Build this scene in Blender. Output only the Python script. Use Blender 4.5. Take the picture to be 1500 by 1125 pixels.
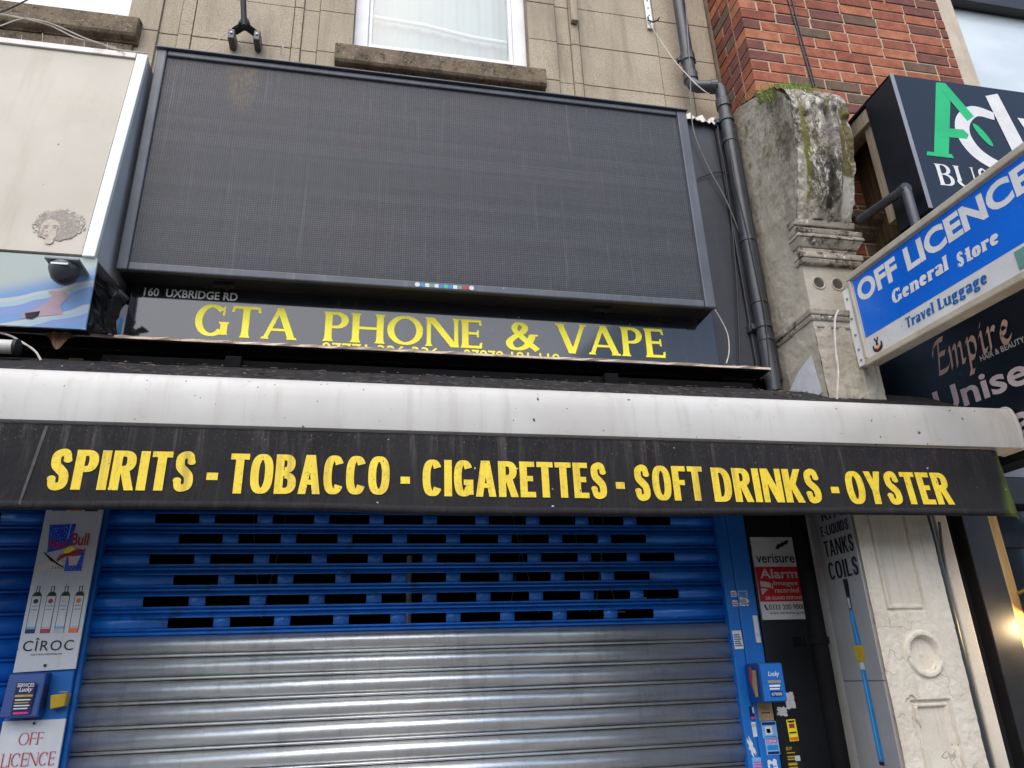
import bpy, math, random
from mathutils import Vector, Matrix, noise
R = math.radians
random.seed(7)
for o in list(bpy.data.objects): bpy.data.objects.remove(o)
SC = bpy.context.scene
COL = SC.collection

# ------------------------------------------------------------------ camera, world, sun
PITCH, YAW, ROLL, FPX = R(21.86), R(11.9131), R(-2.114), 1073.5
fw = Vector((math.sin(YAW)*math.cos(PITCH), math.cos(YAW)*math.cos(PITCH), math.sin(PITCH)))
r0 = Vector((math.cos(YAW), -math.sin(YAW), 0)); u0 = r0.cross(fw)
rt = math.cos(ROLL)*r0 + math.sin(ROLL)*u0
up = -math.sin(ROLL)*r0 + math.cos(ROLL)*u0
CAMPOS = Vector((0, -3.0, 1.6))
cam = bpy.data.cameras.new('camera'); cam.sensor_width = 36; cam.lens = FPX/1500*36
cam.clip_start = 0.05; cam.clip_end = 500
camo = bpy.data.objects.new('camera', cam); COL.objects.link(camo)
M4 = Matrix((rt, up, -fw)).transposed().to_4x4(); M4.translation = CAMPOS
camo.matrix_world = M4
SC.camera = camo

W = bpy.data.worlds.new('World'); SC.world = W; W.use_nodes = True
nt = W.node_tree; bg = nt.nodes['Background']
sky = nt.nodes.new('ShaderNodeTexSky'); sky.sky_type = 'NISHITA'; sky.sun_disc = False
SUN_EL, SUN_AZ = R(52), R(200)
sky.sun_elevation = SUN_EL; sky.sun_rotation = SUN_AZ
sky.air_density = 1.0; sky.dust_density = 2.0; sky.ozone_density = 1.0; sky.altitude = 50
nt.links.new(sky.outputs[0], bg.inputs[0]); bg.inputs[1].default_value = 0.15
sun = bpy.data.lights.new('sun', 'SUN'); sun.energy = 1.25; sun.angle = R(80); sun.color = (1, .97, .93)
suno = bpy.data.objects.new('sun', sun); COL.objects.link(suno)
sd = Vector((math.sin(SUN_AZ)*math.cos(SUN_EL), math.cos(SUN_AZ)*math.cos(SUN_EL), math.sin(SUN_EL)))
suno.rotation_euler = sd.to_track_quat('Z', 'Y').to_euler(); suno.location = (0, -8, 12)
SC.view_settings.view_transform = 'Standard'; SC.view_settings.look = 'None'
SC.view_settings.exposure = 0.85; SC.view_settings.gamma = 1
SC.cycles.max_bounces = 8

def ray(x, y): return rt*((x-750)/FPX) - up*((y-562.5)/FPX) + fw
def at(x, y, Y):
    d = ray(x, y); return CAMPOS + d*((Y-CAMPOS.y)/d.y)

# ------------------------------------------------------------------ materials
def s2l(c): return c/12.92 if c <= .04045 else ((c+.055)/1.055)**2.4
def C(r, g, b): return (s2l(r/255), s2l(g/255), s2l(b/255), 1)
class N:
    def __init__(s, name):
        s.m = bpy.data.materials.new(name); s.m.use_nodes = True; s.t = s.m.node_tree
        s.b = s.t.nodes['Principled BSDF']
        s.geo = s.t.nodes.new('ShaderNodeNewGeometry'); s.pos = s.geo.outputs['Position']
    def n(s, t, **k):
        x = s.t.nodes.new(t)
        for a, v in k.items(): setattr(x, a, v)
        return x
    def l(s, a, b): s.t.links.new(a, b)
    def scaled(s, v):
        x = s.n('ShaderNodeVectorMath', operation='MULTIPLY'); s.l(s.pos, x.inputs[0]); x.inputs[1].default_value = v; return x.outputs[0]
    def noise(s, scale, detail=6, rough=.6, vec=None, dist=0):
        x = s.n('ShaderNodeTexNoise'); x.inputs['Scale'].default_value = scale; x.inputs['Detail'].default_value = detail
        x.inputs['Roughness'].default_value = rough; x.inputs['Distortion'].default_value = dist
        s.l(vec or s.pos, x.inputs['Vector']); return x.outputs['Fac']
    def ramp(s, v, a, b):
        x = s.n('ShaderNodeMapRange'); x.interpolation_type = 'SMOOTHSTEP'
        x.inputs['From Min'].default_value = a; x.inputs['From Max'].default_value = b
        s.l(v, x.inputs['Value']); return x.outputs['Result']
    def math(s, op, a, b=None, clamp=False):
        x = s.n('ShaderNodeMath', operation=op); x.use_clamp = clamp
        for i, v in enumerate((a, b)):
            if v is None: continue
            if isinstance(v, (int, float)): x.inputs[i].default_value = v
            else: s.l(v, x.inputs[i])
        return x.outputs[0]
    def mix(s, f, a, b, blend='MIX'):
        x = s.n('ShaderNodeMix', data_type='RGBA'); x.blend_type = blend
        if isinstance(f, (int, float)): x.inputs[0].default_value = f
        else: s.l(f, x.inputs[0])
        for i, v in ((6, a), (7, b)):
            if isinstance(v, tuple): x.inputs[i].default_value = v
            else: s.l(v, x.inputs[i])
        return x.outputs[2]
    def xyz(s):
        x = s.n('ShaderNodeSeparateXYZ'); s.l(s.pos, x.inputs[0]); return x.outputs
    def bump(s, h, strength, dist=.01):
        x = s.n('ShaderNodeBump'); x.inputs['Strength'].default_value = strength; x.inputs['Distance'].default_value = dist
        s.l(h, x.inputs['Height']); s.l(x.outputs[0], s.b.inputs['Normal'])
    def out(s, col, rough=.6, metal=0, spec=.5):
        if isinstance(col, tuple): s.b.inputs['Base Color'].default_value = col
        else: s.l(col, s.b.inputs['Base Color'])
        if isinstance(rough, (int, float)): s.b.inputs['Roughness'].default_value = rough
        else: s.l(rough, s.b.inputs['Roughness'])
        s.b.inputs['Metallic'].default_value = metal
        s.b.inputs['Specular IOR Level'].default_value = spec
        return s.m

def mat(name, c, c2=None, scale=6, rough=.55, metal=0, bump=0, bscale=90, streak=None, speck=None, dirt=None, spec=.5, rvar=.12):
    """weathered paint / plastic / metal: two tone noise, vertical streaks, specks, blotches of dirt"""
    k = N(name); c2 = c2 or tuple(v*.8 for v in c[:3])+(1,)
    col = k.mix(k.ramp(k.noise(scale), .3, .7), c, c2)
    if streak:
        sc, amt, sx = streak
        f = k.ramp(k.noise(1, 5, .6, k.scaled((sx, sx, sx*.06))), .5, .78)
        col = k.mix(k.math('MULTIPLY', f, amt), col, sc)
    if dirt:
        dc, a, b, dsc = dirt
        col = k.mix(k.ramp(k.noise(dsc, 8, .7), a, b), col, dc)
    if speck:
        pc, th, psc = speck
        col = k.mix(k.ramp(k.noise(psc, 2, .5), th, th+.03), col, pc)
    rr = k.n('ShaderNodeMapRange'); k.l(k.noise(scale*2.3), rr.inputs['Value'])
    rr.inputs['To Min'].default_value = max(0, rough-rvar); rr.inputs['To Max'].default_value = min(1, rough+rvar)
    if bump: k.bump(k.noise(bscale, 4, .6), bump, .004)
    return k.out(col, rr.outputs[0], metal, spec)

def m_stone():
    k = N('granite_facing')
    col = k.mix(k.ramp(k.noise(2.2), .3, .7), C(192, 178, 155), C(172, 158, 136))
    col = k.mix(k.ramp(k.noise(170, 3, .8), .42, .68), col, C(134, 120, 100))
    col = k.mix(k.ramp(k.noise(240, 2, .8), .58, .7), col, C(196, 184, 164))
    st = k.ramp(k.noise(1, 7, .7, k.scaled((6, 6, .7))), .46, .72)
    col = k.mix(k.math('MULTIPLY', st, .65), col, C(112, 102, 86))
    k.bump(k.noise(180, 4, .7), .25, .003)
    return k.out(col, .8, 0, .25)
def m_sill():
    k = N('weathered_sill_stone')
    col = k.mix(k.ramp(k.noise(9), .3, .7), C(128, 112, 92), C(94, 82, 66))
    col = k.mix(k.ramp(k.noise(24, 8, .8), .5, .66), col, C(52, 46, 38))
    col = k.mix(k.ramp(k.noise(90, 4, .7), .58, .7), col, C(170, 158, 138))
    k.bump(k.noise(70, 5, .7), .4, .005)
    return k.out(col, .85, 0, .2)
def m_brick(i, a, b):
    k = N('red_brick')
    col = k.mix(k.ramp(k.noise(14, 6, .7), .35, .65), a, b)
    col = k.mix(k.ramp(k.noise(120, 4, .8), .56, .72), col, C(70, 42, 36))
    col = k.mix(k.ramp(k.noise(45, 5, .7), .66, .76), col, C(176, 140, 112))
    k.bump(k.noise(140, 5, .7), .4, .003)
    return k.out(col, .82, 0, .25)
def m_corbel(name, front):
    k = N(name); x, y, z = k.xyz()
    col = k.mix(k.ramp(k.noise(5), .3, .7), C(188, 180, 163), C(162, 153, 136))
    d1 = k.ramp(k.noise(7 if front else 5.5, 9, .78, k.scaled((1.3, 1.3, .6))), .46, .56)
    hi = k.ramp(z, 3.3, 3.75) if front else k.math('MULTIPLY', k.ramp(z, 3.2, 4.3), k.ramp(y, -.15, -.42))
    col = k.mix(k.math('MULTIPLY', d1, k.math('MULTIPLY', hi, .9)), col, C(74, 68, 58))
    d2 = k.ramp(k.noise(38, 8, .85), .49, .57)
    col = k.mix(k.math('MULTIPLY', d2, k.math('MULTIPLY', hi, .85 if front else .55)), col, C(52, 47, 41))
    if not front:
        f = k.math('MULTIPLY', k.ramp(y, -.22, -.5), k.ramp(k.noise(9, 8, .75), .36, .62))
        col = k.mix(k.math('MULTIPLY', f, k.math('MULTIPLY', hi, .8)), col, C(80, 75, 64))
    else:
        def zone(cx, cz, rx, rz):
            g = k.math('ADD', k.math('POWER', k.math('DIVIDE', k.math('SUBTRACT', x, cx), rx), 2), k.math('POWER', k.math('DIVIDE', k.math('SUBTRACT', z, cz), rz), 2))
            g = k.math('ADD', g, k.math('MULTIPLY', k.math('SUBTRACT', k.noise(16, 6, .7), .5), 2.2))
            return k.math('SUBTRACT', 1, k.ramp(g, .6, 1.1))
        col = k.mix(k.math('MULTIPLY', zone(2.09, 3.72, .055, .13), .85), col, C(70, 66, 60))
        col = k.mix(k.math('MULTIPLY', zone(2.09, 3.98, .06, .16), .7), col, C(150, 142, 138))
        col = k.mix(k.math('MULTIPLY', zone(2.19, 3.92, .05, .2), .85), col, C(112, 104, 66))
        col = k.mix(k.math('MULTIPLY', zone(2.18, 3.66, .05, .10), .8), col, C(216, 212, 202))
        col = k.mix(k.math('MULTIPLY', zone(1.985, 3.85, .02, .3), .8), col, C(112, 112, 52))
        col = k.mix(k.math('MULTIPLY', zone(1.95, 3.72, .03, .2), .7), col, C(196, 188, 170))
        w = k.ramp(k.noise(1, 8, .75, k.scaled((20, 20, 5))), .53, .63)
        col = k.mix(k.math('MULTIPLY', w, .85), col, C(226, 220, 208))
    moss = k.math('MULTIPLY', k.ramp(k.noise(8, 8, .75), .52, .66), k.ramp(z, 3.5, 4.25))
    col = k.mix(k.math('MULTIPLY', moss, .8), col, C(92, 96, 44))
    col = k.mix(k.ramp(k.noise(60, 3, .6), .73, .76), col, C(38, 33, 28))
    k.bump(k.math('ADD', k.noise(45, 8, .8), k.noise(9, 5, .7)), .55, .012)
    return k.out(col, .88, 0, .2)
def m_render_white():
    k = N('cream_painted_render')
    col = k.mix(k.ramp(k.noise(3), .3, .7), C(216, 207, 190), C(198, 188, 170))
    col = k.mix(k.ramp(k.noise(20, 8, .75), .62, .78), col, C(150, 136, 114))
    st = k.ramp(k.noise(1, 7, .7, k.scaled((14, 14, .8))), .5, .74)
    col = k.mix(k.math('MULTIPLY', st, .5), col, C(142, 126, 104))
    fl = k.ramp(k.noise(26, 7, .8), .6, .64)
    col = k.mix(k.math('MULTIPLY', fl, .5), col, C(178, 164, 142))
    v = k.n('ShaderNodeTexVoronoi', feature='DISTANCE_TO_EDGE'); v.inputs['Scale'].default_value = 3.2
    wv = k.n('ShaderNodeVectorMath', operation='ADD'); k.l(k.pos, wv.inputs[0])
    nz = k.n('ShaderNodeTexNoise'); nz.inputs['Scale'].default_value = 9; k.l(k.pos, nz.inputs[0])
    sc = k.n('ShaderNodeVectorMath', operation='SCALE'); k.l(nz.outputs['Color'], sc.inputs[0]); sc.inputs['Scale'].default_value = .25
    k.l(sc.outputs[0], wv.inputs[1]); k.l(wv.outputs[0], v.inputs['Vector'])
    cr = k.math('SUBTRACT', 1, k.ramp(v.outputs['Distance'], .002, .009))
    cr = k.math('MULTIPLY', cr, k.ramp(k.noise(4), .54, .62))
    col = k.mix(k.math('MULTIPLY', cr, .45), col, C(110, 96, 78))
    k.bump(k.math('SUBTRACT', k.math('ADD', k.noise(60, 6, .7), k.noise(9, 3)), cr), .35, .006)
    return k.out(col, .75, 0, .3)
def m_led():
    k = N('led_matrix'); x, y, z = k.xyz()
    fx = k.math('FRACT', k.math('MULTIPLY', x, 100)); fz = k.math('FRACT', k.math('MULTIPLY', z, 100))
    dx = k.math('ABSOLUTE', k.math('SUBTRACT', fx, .5)); dz = k.math('ABSOLUTE', k.math('SUBTRACT', fz, .5))
    dot = k.math('SUBTRACT', 1, k.ramp(k.math('MAXIMUM', dx, dz), .26, .36))
    cell = k.n('ShaderNodeTexWhiteNoise', noise_dimensions='2D')
    cv = k.n('ShaderNodeCombineXYZ')
    k.l(k.math('FLOOR', k.math('DIVIDE', x, .16)), cv.inputs[0]); k.l(k.math('FLOOR', k.math('DIVIDE', z, .08)), cv.inputs[1])
    k.l(cv.outputs[0], cell.inputs['Vector'])
    base = k.mix(cell.outputs['Value'], C(62, 64, 69), C(70, 69, 74))
    base = k.mix(k.ramp(k.noise(2.2), .3, .7), base, C(67, 71, 76))
    # red tinge on some modules low down on the left
    rd = k.math('MULTIPLY', k.ramp(cell.outputs['Value'], .55, .75), k.ramp(k.noise(1.4, 2), .52, .62))
    base = k.mix(k.math('MULTIPLY', rd, .5), base, C(84, 68, 76))
    px = k.n('ShaderNodeTexWhiteNoise', noise_dimensions='2D'); pv = k.n('ShaderNodeCombineXYZ')
    k.l(k.math('FLOOR', k.math('MULTIPLY', x, 100)), pv.inputs[0]); k.l(k.math('FLOOR', k.math('MULTIPLY', z, 100)), pv.inputs[1]); k.l(pv.outputs[0], px.inputs['Vector'])
    lc = k.n('ShaderNodeTexWhiteNoise', noise_dimensions='1D'); k.l(k.math('FLOOR', k.math('MULTIPLY', x, 100)), lc.inputs['W'])
    lr = k.n('ShaderNodeTexWhiteNoise', noise_dimensions='1D'); k.l(k.math('FLOOR', k.math('MULTIPLY', z, 50)), lr.inputs['W'])
    base = k.mix(k.math('MULTIPLY', px.outputs['Value'], .75), base, C(46, 47, 52))
    base = k.mix(k.math('MULTIPLY', lc.outputs['Value'], .35), base, C(46, 47, 50))
    base = k.mix(k.math('MULTIPLY', lr.outputs['Value'], .2), base, C(104, 106, 110))
    jx = k.math('FRACT', k.math('DIVIDE', x, .32)); jz = k.math('FRACT', k.math('DIVIDE', z, .16))
    base = k.mix(k.math('MULTIPLY', k.math('MAXIMUM', k.math('LESS_THAN', jx, .02), k.math('LESS_THAN', jz, .035)), .3), base, C(40, 41, 44))
    col = k.mix(dot, base, C(30, 31, 34))
    st = k.ramp(k.noise(1, 6, .65, k.scaled((38, 38, 1.6))), .56, .76)
    col = k.mix(k.math('MULTIPLY', st, .35), col, C(108, 110, 112))
    # dirt run under the top rail
    g = k.math('ADD', k.math('POWER', k.math('MULTIPLY', k.math('SUBTRACT', x, -.62), 11), 2), k.math('POWER', k.math('MULTIPLY', k.math('SUBTRACT', z, 4.22), 3.6), 2))
    dr = k.math('MULTIPLY', k.math('SUBTRACT', 1, k.ramp(g, .1, 1)), k.ramp(k.noise(90, 6, .85, k.scaled((1, 1, .4))), .38, .66))
    col = k.mix(k.math('MULTIPLY', dr, .7), col, C(116, 98, 66))
    col = k.mix(k.ramp(k.noise(34, 2, .5), .80, .815), col, C(196, 196, 192))
    k.bump(dot, .5, .003)
    return k.out(col, .5, 0, .4)
def m_fabric():
    k = N('black_awning_fabric'); x, y, z = k.xyz()
    col = k.mix(k.ramp(k.noise(3), .3, .7), C(30, 28, 30), C(39, 37, 38))
    st = k.ramp(k.noise(1, 7, .7, k.scaled((26, 26, 1.4))), .5, .78)
    top = k.ramp(z, 2.2, 2.38)
    col = k.mix(k.math('MULTIPLY', st, k.math('ADD', .12, k.math('MULTIPLY', top, .5))), col, C(108, 104, 98))
    cr = k.ramp(k.noise(120, 4, .8), .58, .72)
    col = k.mix(k.math('MULTIPLY', cr, k.math('ADD', .1, k.math('MULTIPLY', k.ramp(z, 2.28, 2.37), .6))), col, C(136, 122, 104))
    al = k.math('MULTIPLY', k.ramp(k.math('ADD', x, k.math('MULTIPLY', z, -.25)), 1.885, 1.945), k.ramp(k.noise(9, 6, .7), .2, .5))
    col = k.mix(al, col, C(92, 104, 38))
    col = k.mix(k.ramp(k.noise(34, 2, .5), .755, .775), col, C(190, 186, 178))
    k.bump(k.math('ADD', k.math('ADD', k.noise(5, 3), k.math('MULTIPLY', k.noise(1, 5, .6, k.scaled((9, 9, 2.2)), 1.5), 1.6)), k.math('MULTIPLY', k.noise(400, 2), .15)), .5, .02)
    return k.out(col, .8, 0, .25)
def m_wood(name, a, b, sx=60):
    k = N(name)
    f = k.noise(1, 6, .7, k.scaled((sx, sx, 3)), .6)
    col = k.mix(k.ramp(f, .35, .65), a, b)
    col = k.mix(k.ramp(k.noise(12, 5), .66, .76), col, tuple(v*.4 for v in b[:3])+(1,))
    k.bump(f, .3, .004); return k.out(col, .8, 0, .2)
def m_galv():
    k = N('galvanised_steel')
    col = k.mix(k.ramp(k.noise(5, 5, .6, k.scaled((.5, 1, 6))), .35, .7), C(232, 233, 231), C(210, 210, 210))
    st = k.ramp(k.noise(1, 8, .75, k.scaled((14, 14, 2.2))), .5, .7)
    col = k.mix(k.math('MULTIPLY', st, .28), col, C(112, 108, 104))
    sc_ = k.ramp(k.noise(1, 4, .7, k.scaled((6, 6, 260))), .6, .72)
    col = k.mix(k.math('MULTIPLY', sc_, .35), col, C(226, 226, 224))
    col = k.mix(k.ramp(k.noise(42, 4, .7), .71, .76), col, C(70, 66, 62))
    rr = k.n('ShaderNodeMapRange'); k.l(k.noise(14, 6, .7), rr.inputs['Value'])
    rr.inputs['To Min'].default_value = .30; rr.inputs['To Max'].default_value = .44
    vo = k.n('ShaderNodeTexVoronoi'); vo.inputs['Scale'].default_value = 55; k.l(k.pos, vo.inputs['Vector'])
    sp = k.n('ShaderNodeSeparateXYZ'); k.l(vo.outputs['Color'], sp.inputs[0])
    k.bump(k.math('ADD', k.noise(7, 4), k.math('MULTIPLY', sp.outputs[0], .06)), .22, .012)
    return k.out(col, rr.outputs[0], .92, .5)
def m_poster():
    k = N('faded_blue_poster'); x, y, z = k.xyz()
    f = k.math('ADD', k.math('MULTIPLY', z, 1.0), k.math('MULTIPLY', x, -.22))
    f = k.math('ADD', f, k.math('MULTIPLY', k.noise(2.2, 3), .12))
    s = k.math('FRACT', k.math('MULTIPLY', f, 11.5))
    col = k.mix(k.ramp(s, .30, .36), C(140, 180, 226), C(156, 178, 226))
    col = k.mix(k.ramp(s, .64, .68), col, C(192, 216, 228))
    col = k.mix(k.ramp(s, .84, .86), col, C(216, 220, 218))
    col = k.mix(k.ramp(k.math('ADD', z, k.math('MULTIPLY', x, -.3)), 3.335, 3.40), col, C(204, 214, 206))
    col = k.mix(k.ramp(k.noise(18, 7, .75), .66, .78), col, C(160, 156, 146))
    return k.out(col, .5, 0, .4)
def m_emit(name, c, st):
    k = N(name); k.b.inputs['Emission Color'].default_value = c; k.b.inputs['Emission Strength'].default_value = st
    return k.out(c, .5)
def m_window(name, a, b):
    k = N(name); x, y, z = k.xyz()
    f = k.math('ADD', z, k.math('MULTIPLY', x, -.02))
    col = k.mix(k.ramp(k.noise(1.3, 3, .5, k.scaled((1, 1, 2.2))), .35, .65), a, b)
    k.b.inputs['Coat Weight'].default_value = .6; k.b.inputs['Coat Roughness'].default_value = .03
    return k.out(col, .3, 0, .5)

def m_clear():
    k = N('clear_window_glass'); t = k.t; t.nodes.remove(k.b); o = t.nodes['Material Output']
    tr = k.n('ShaderNodeBsdfTransparent'); tr.inputs[0].default_value = (.86, .92, .9, 1); gl = k.n('ShaderNodeBsdfGlossy'); gl.inputs['Roughness'].default_value = .02
    mx = k.n('ShaderNodeMixShader'); mx.inputs[0].default_value = .18; k.l(tr.outputs[0], mx.inputs[1]); k.l(gl.outputs[0], mx.inputs[2]); k.l(mx.outputs[0], o.inputs['Surface']); return k.m

MT = {}
def mk():
    m = MT
    m['stone'] = m_stone(); m['sill'] = m_sill()
    m['joint'] = mat('dark_joint', C(138, 126, 109), C(112, 101, 86), 8, .9)
    m['mortar'] = mat('lime_mortar', C(196, 174, 146), C(170, 148, 120), 20, .9, bump=.3, dirt=(C(150, 128, 104), .6, .8, 12))
    bc = [(C(172, 102, 76), C(140, 80, 60)), (C(156, 90, 68), C(124, 70, 54)), (C(182, 118, 86), C(156, 94, 68)), (C(126, 78, 68), C(104, 66, 58)), (C(116, 92, 76), C(96, 78, 64)), (C(170, 96, 70), C(152, 82, 60))]
    _old = [(C(158, 80, 58), C(136, 64, 48)), (C(146, 70, 54), C(120, 56, 46)), (C(168, 92, 66), C(148, 74, 54)), (C(124, 64, 54), C(98, 54, 46)), (C(112, 82, 66), C(90, 68, 56)), (C(170, 84, 56), C(152, 70, 48))]
    for i, (a, b) in enumerate(bc): m['brick%d' % i] = m_brick(i, a, b)
    m['portraitedge'] = mat('soft_faded_brown_print', C(172, 160, 144), C(188, 178, 162), 70, .6, dirt=(C(150, 136, 120), .5, .7, 40))
    m['canprint'] = mat('sparkling_can_print', C(24, 60, 190), C(16, 84, 206), 9, .3, speck=(C(150, 176, 224), .60, 300))
    m['curtain'] = mat('net_curtain', C(150, 164, 160), C(140, 154, 150), 3, .8)
    m['clearglass'] = m_clear()
    m['corb_dirty'] = mat('sooty_moulded_stone', C(176, 167, 150), C(140, 131, 116), 7, .85, bump=.5, bscale=60, dirt=(C(66, 60, 52), .5, .62, 16), streak=(C(92, 84, 72), .6, 18), speck=(C(208, 200, 186), .66, 40))
    m['fabricseam'] = mat('pale_fabric_crease', C(84, 80, 76), C(56, 54, 52), 30, .8)
    m['corb_hollow'] = mat('hollow_shade', C(78, 71, 62), C(58, 52, 45), 30, .9)
    m['jambstone'] = mat('cream_jamb_stone', C(206, 190, 168), C(186, 170, 148), 5, .7, dirt=(C(140, 124, 104), .6, .8, 16), bump=.2)
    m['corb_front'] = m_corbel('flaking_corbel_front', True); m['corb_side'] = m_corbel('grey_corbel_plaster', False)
    m['render'] = m_render_white()
    m['led'] = m_led(); m['fabric'] = m_fabric()
    m['ledframe'] = mat('grey_aluminium_frame', C(84, 87, 93), C(72, 75, 80), 5, .5, .2, streak=(C(120, 122, 122), .35, 30), speck=(C(150, 150, 148), .74, 60))
    m['black'] = mat('dull_black', C(26, 26, 28), C(16, 16, 18), 6, .6, speck=(C(90, 88, 84), .76, 40))
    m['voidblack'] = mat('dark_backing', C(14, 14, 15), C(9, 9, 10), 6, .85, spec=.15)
    m['gloss'] = mat('glossy_black_acrylic', C(36, 37, 40), C(31, 32, 35), 4, .07, 0, speck=(C(120, 118, 112), .74, 55), streak=(C(80, 80, 78), .2, 18), rvar=.03, spec=.75)
    m['navygloss'] = mat('glossy_navy_panel', C(12, 18, 26), C(9, 14, 21), 4, .06, 0, rvar=.03, spec=.6)
    m['navy'] = mat('navy_side_panel', C(17, 22, 32), C(12, 17, 26), 4, .4, 0, speck=(C(80, 84, 90), .75, 60), spec=.4)
    m['slate'] = mat('grey_black_sheet', C(50, 52, 57), C(42, 44, 49), 3, .5, 0, dirt=(C(40, 38, 42), .5, .75, 5), streak=(C(92, 92, 96), .3, 16))
    m['yellow'] = mat('yellow_vinyl', C(252, 240, 40), C(244, 226, 34), 12, .45, dirt=(C(190, 164, 40), .62, .85, 18))
    m['yellow2'] = mat('yellow_awning_print', C(236, 208, 48), C(226, 194, 44), 14, .6, streak=(C(168, 140, 56), .7, 34), dirt=(C(190, 160, 52), .52, .7, 60), speck=(C(70, 60, 40), .70, 130), bump=.3, bscale=160)
    m['white'] = mat('white_vinyl', C(228, 226, 222), C(212, 210, 206), 10, .45, dirt=(C(176, 168, 160), .6, .8, 22))
    m['greywhite'] = mat('dirty_white_letters', C(206, 200, 196), C(186, 180, 176), 10, .5, dirt=(C(150, 142, 136), .52, .78, 40))
    m['pinkwhite'] = mat('pale_pink_letters', C(226, 208, 210), C(208, 190, 194), 12, .5, dirt=(C(160, 146, 148), .6, .8, 40))
    m['peach'] = mat('peach_script', C(206, 174, 158), C(186, 150, 134), 12, .5)
    m['bar'] = mat('dirty_white_powdercoat', C(200, 198, 191), C(186, 182, 174), 2.5, .42, 0, dirt=(C(158, 150, 140), .56, .85, 8), streak=(C(152, 142, 130), .35, 26), speck=(C(70, 62, 54), .715, 46))
    m['frame_white'] = mat('white_upvc', C(232, 232, 230), C(220, 220, 218), 6, .35, streak=(C(190, 186, 178), .3, 30))
    m['frame_dirty'] = mat('weathered_white_trim', C(222, 216, 208), C(200, 188, 176), 8, .5, dirt=(C(140, 120, 102), .58, .72, 16))
    m['cream'] = mat('stained_cream_panel', C(188, 180, 164), C(174, 166, 150), 1.6, .5, dirt=(C(158, 146, 114), .52, .8, 2.2), streak=(C(146, 134, 108), .45, 9), speck=(C(92, 84, 74), .74, 24))
    m['greyside'] = mat('grey_return_panel', C(142, 144, 150), C(126, 128, 134), 4, .5)
    m['poster'] = m_poster()
    m['galv'] = m_galv()
    m['blue'] = mat('blue_painted_shutter', C(24, 112, 206), C(18, 98, 188), 3, .33, 0, streak=(C(12, 62, 132), .6, 16), dirt=(C(26, 58, 100), .54, .74, 11), speck=(C(140, 156, 176), .735, 70), bump=.15, bscale=12, spec=.6)
    m['bluepost'] = mat('blue_painted_post', C(20, 106, 186), C(16, 94, 170), 4, .4, 0, streak=(C(20, 66, 124), .4, 14), dirt=(C(40, 72, 110), .62, .8, 14), speck=(C(150, 160, 172), .75, 90))
    m['bluebox'] = mat('blue_plastic_box', C(16, 66, 138), C(14, 56, 122), 5, .35, speck=(C(130, 150, 170), .75, 90))
    m['navybox'] = mat('navy_print', C(22, 26, 84), C(18, 22, 70), 5, .4)
    m['silver'] = mat('silver_panel', C(204, 207, 210), C(192, 196, 200), 4, .35, .1, streak=(C(160, 160, 162), .25, 25), speck=(C(110, 108, 104), .75, 60))
    m['greypanel'] = mat('grey_sign_panel', C(150, 150, 150), C(138, 138, 138), 4, .45, 0, speck=(C(90, 88, 86), .75, 50), streak=(C(112, 110, 108), .3, 20))
    m['ink'] = mat('black_print', C(22, 21, 22), C(30, 29, 30), 20, .5)
    m['red'] = mat('red_print', C(196, 22, 34), C(180, 18, 30), 10, .4)
    m['redtext'] = mat('faded_red_lettering', C(178, 52, 66), C(158, 44, 58), 20, .5)
    m['darkdoor'] = mat('dark_navy_door', C(24, 28, 34), C(18, 21, 26), 3, .4, 0, speck=(C(90, 90, 90), .765, 70))
    m['signblue'] = mat('royal_blue_vinyl', C(3, 106, 216), C(3, 98, 204), 3, .28, 0, speck=(C(170, 180, 196), .765, 70), rvar=.06)
    m['signwhite'] = mat('off_white_vinyl', C(214, 212, 210), C(198, 196, 194), 6, .4, speck=(C(150, 130, 110), .72, 60))
    m['signframe'] = mat('dirty_cream_aluminium', C(196, 186, 168), C(176, 164, 144), 8, .5, .1, dirt=(C(150, 112, 70), .6, .74, 26), streak=(C(140, 128, 108), .4, 30))
    m['tealtext'] = mat('blue_serif_print', C(22, 98, 168), C(20, 88, 150), 20, .5)
    m['green'] = mat('bright_green_vinyl', C(22, 186, 112), C(20, 172, 102), 8, .35)
    m['teal'] = mat('faded_teal_plate', C(104, 150, 138), C(92, 136, 126), 8, .5)
    m['timber'] = m_wood('weathered_timber', C(176, 160, 136), C(142, 126, 104))
    m['timberdark'] = m_wood('dirty_batten', C(104, 84, 58), C(74, 58, 40))
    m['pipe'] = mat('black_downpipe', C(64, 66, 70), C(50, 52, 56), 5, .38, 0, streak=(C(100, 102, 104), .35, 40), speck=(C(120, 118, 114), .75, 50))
    m['cable'] = mat('black_cable', C(30, 30, 31), C(22, 22, 23), 20, .5)
    m['cablegrey'] = mat('grey_cable', C(120, 118, 114), C(96, 94, 92), 20, .5)
    m['cablewhite'] = mat('white_cable', C(208, 200, 188), C(180, 170, 156), 20, .5)
    m['rust'] = mat('corroded_flashing', C(206, 190, 172), C(180, 156, 136), 14, .7, .1, dirt=(C(112, 84, 64), .58, .72, 26), bump=.5, bscale=50)
    m['grass'] = mat('grass_blades', C(120, 146, 52), C(160, 168, 84), 30, .6)
    m['drygrass'] = mat('dry_stems', C(186, 168, 128), C(158, 138, 98), 30, .7)
    m['litter'] = mat('leaf_litter', C(132, 116, 92), C(78, 66, 50), 60, .8)
    m['leaf'] = mat('dry_leaf', C(132, 98, 70), C(102, 72, 50), 40, .7)
    m['tan'] = mat('tan_paper', C(170, 146, 108), C(150, 126, 90), 20, .7)
    m['paper'] = mat('white_paper', C(214, 214, 216), C(196, 196, 200), 20, .6)
    m['pink'] = mat('pink_print', C(206, 60, 140), C(190, 50, 124), 20, .5)
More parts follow.
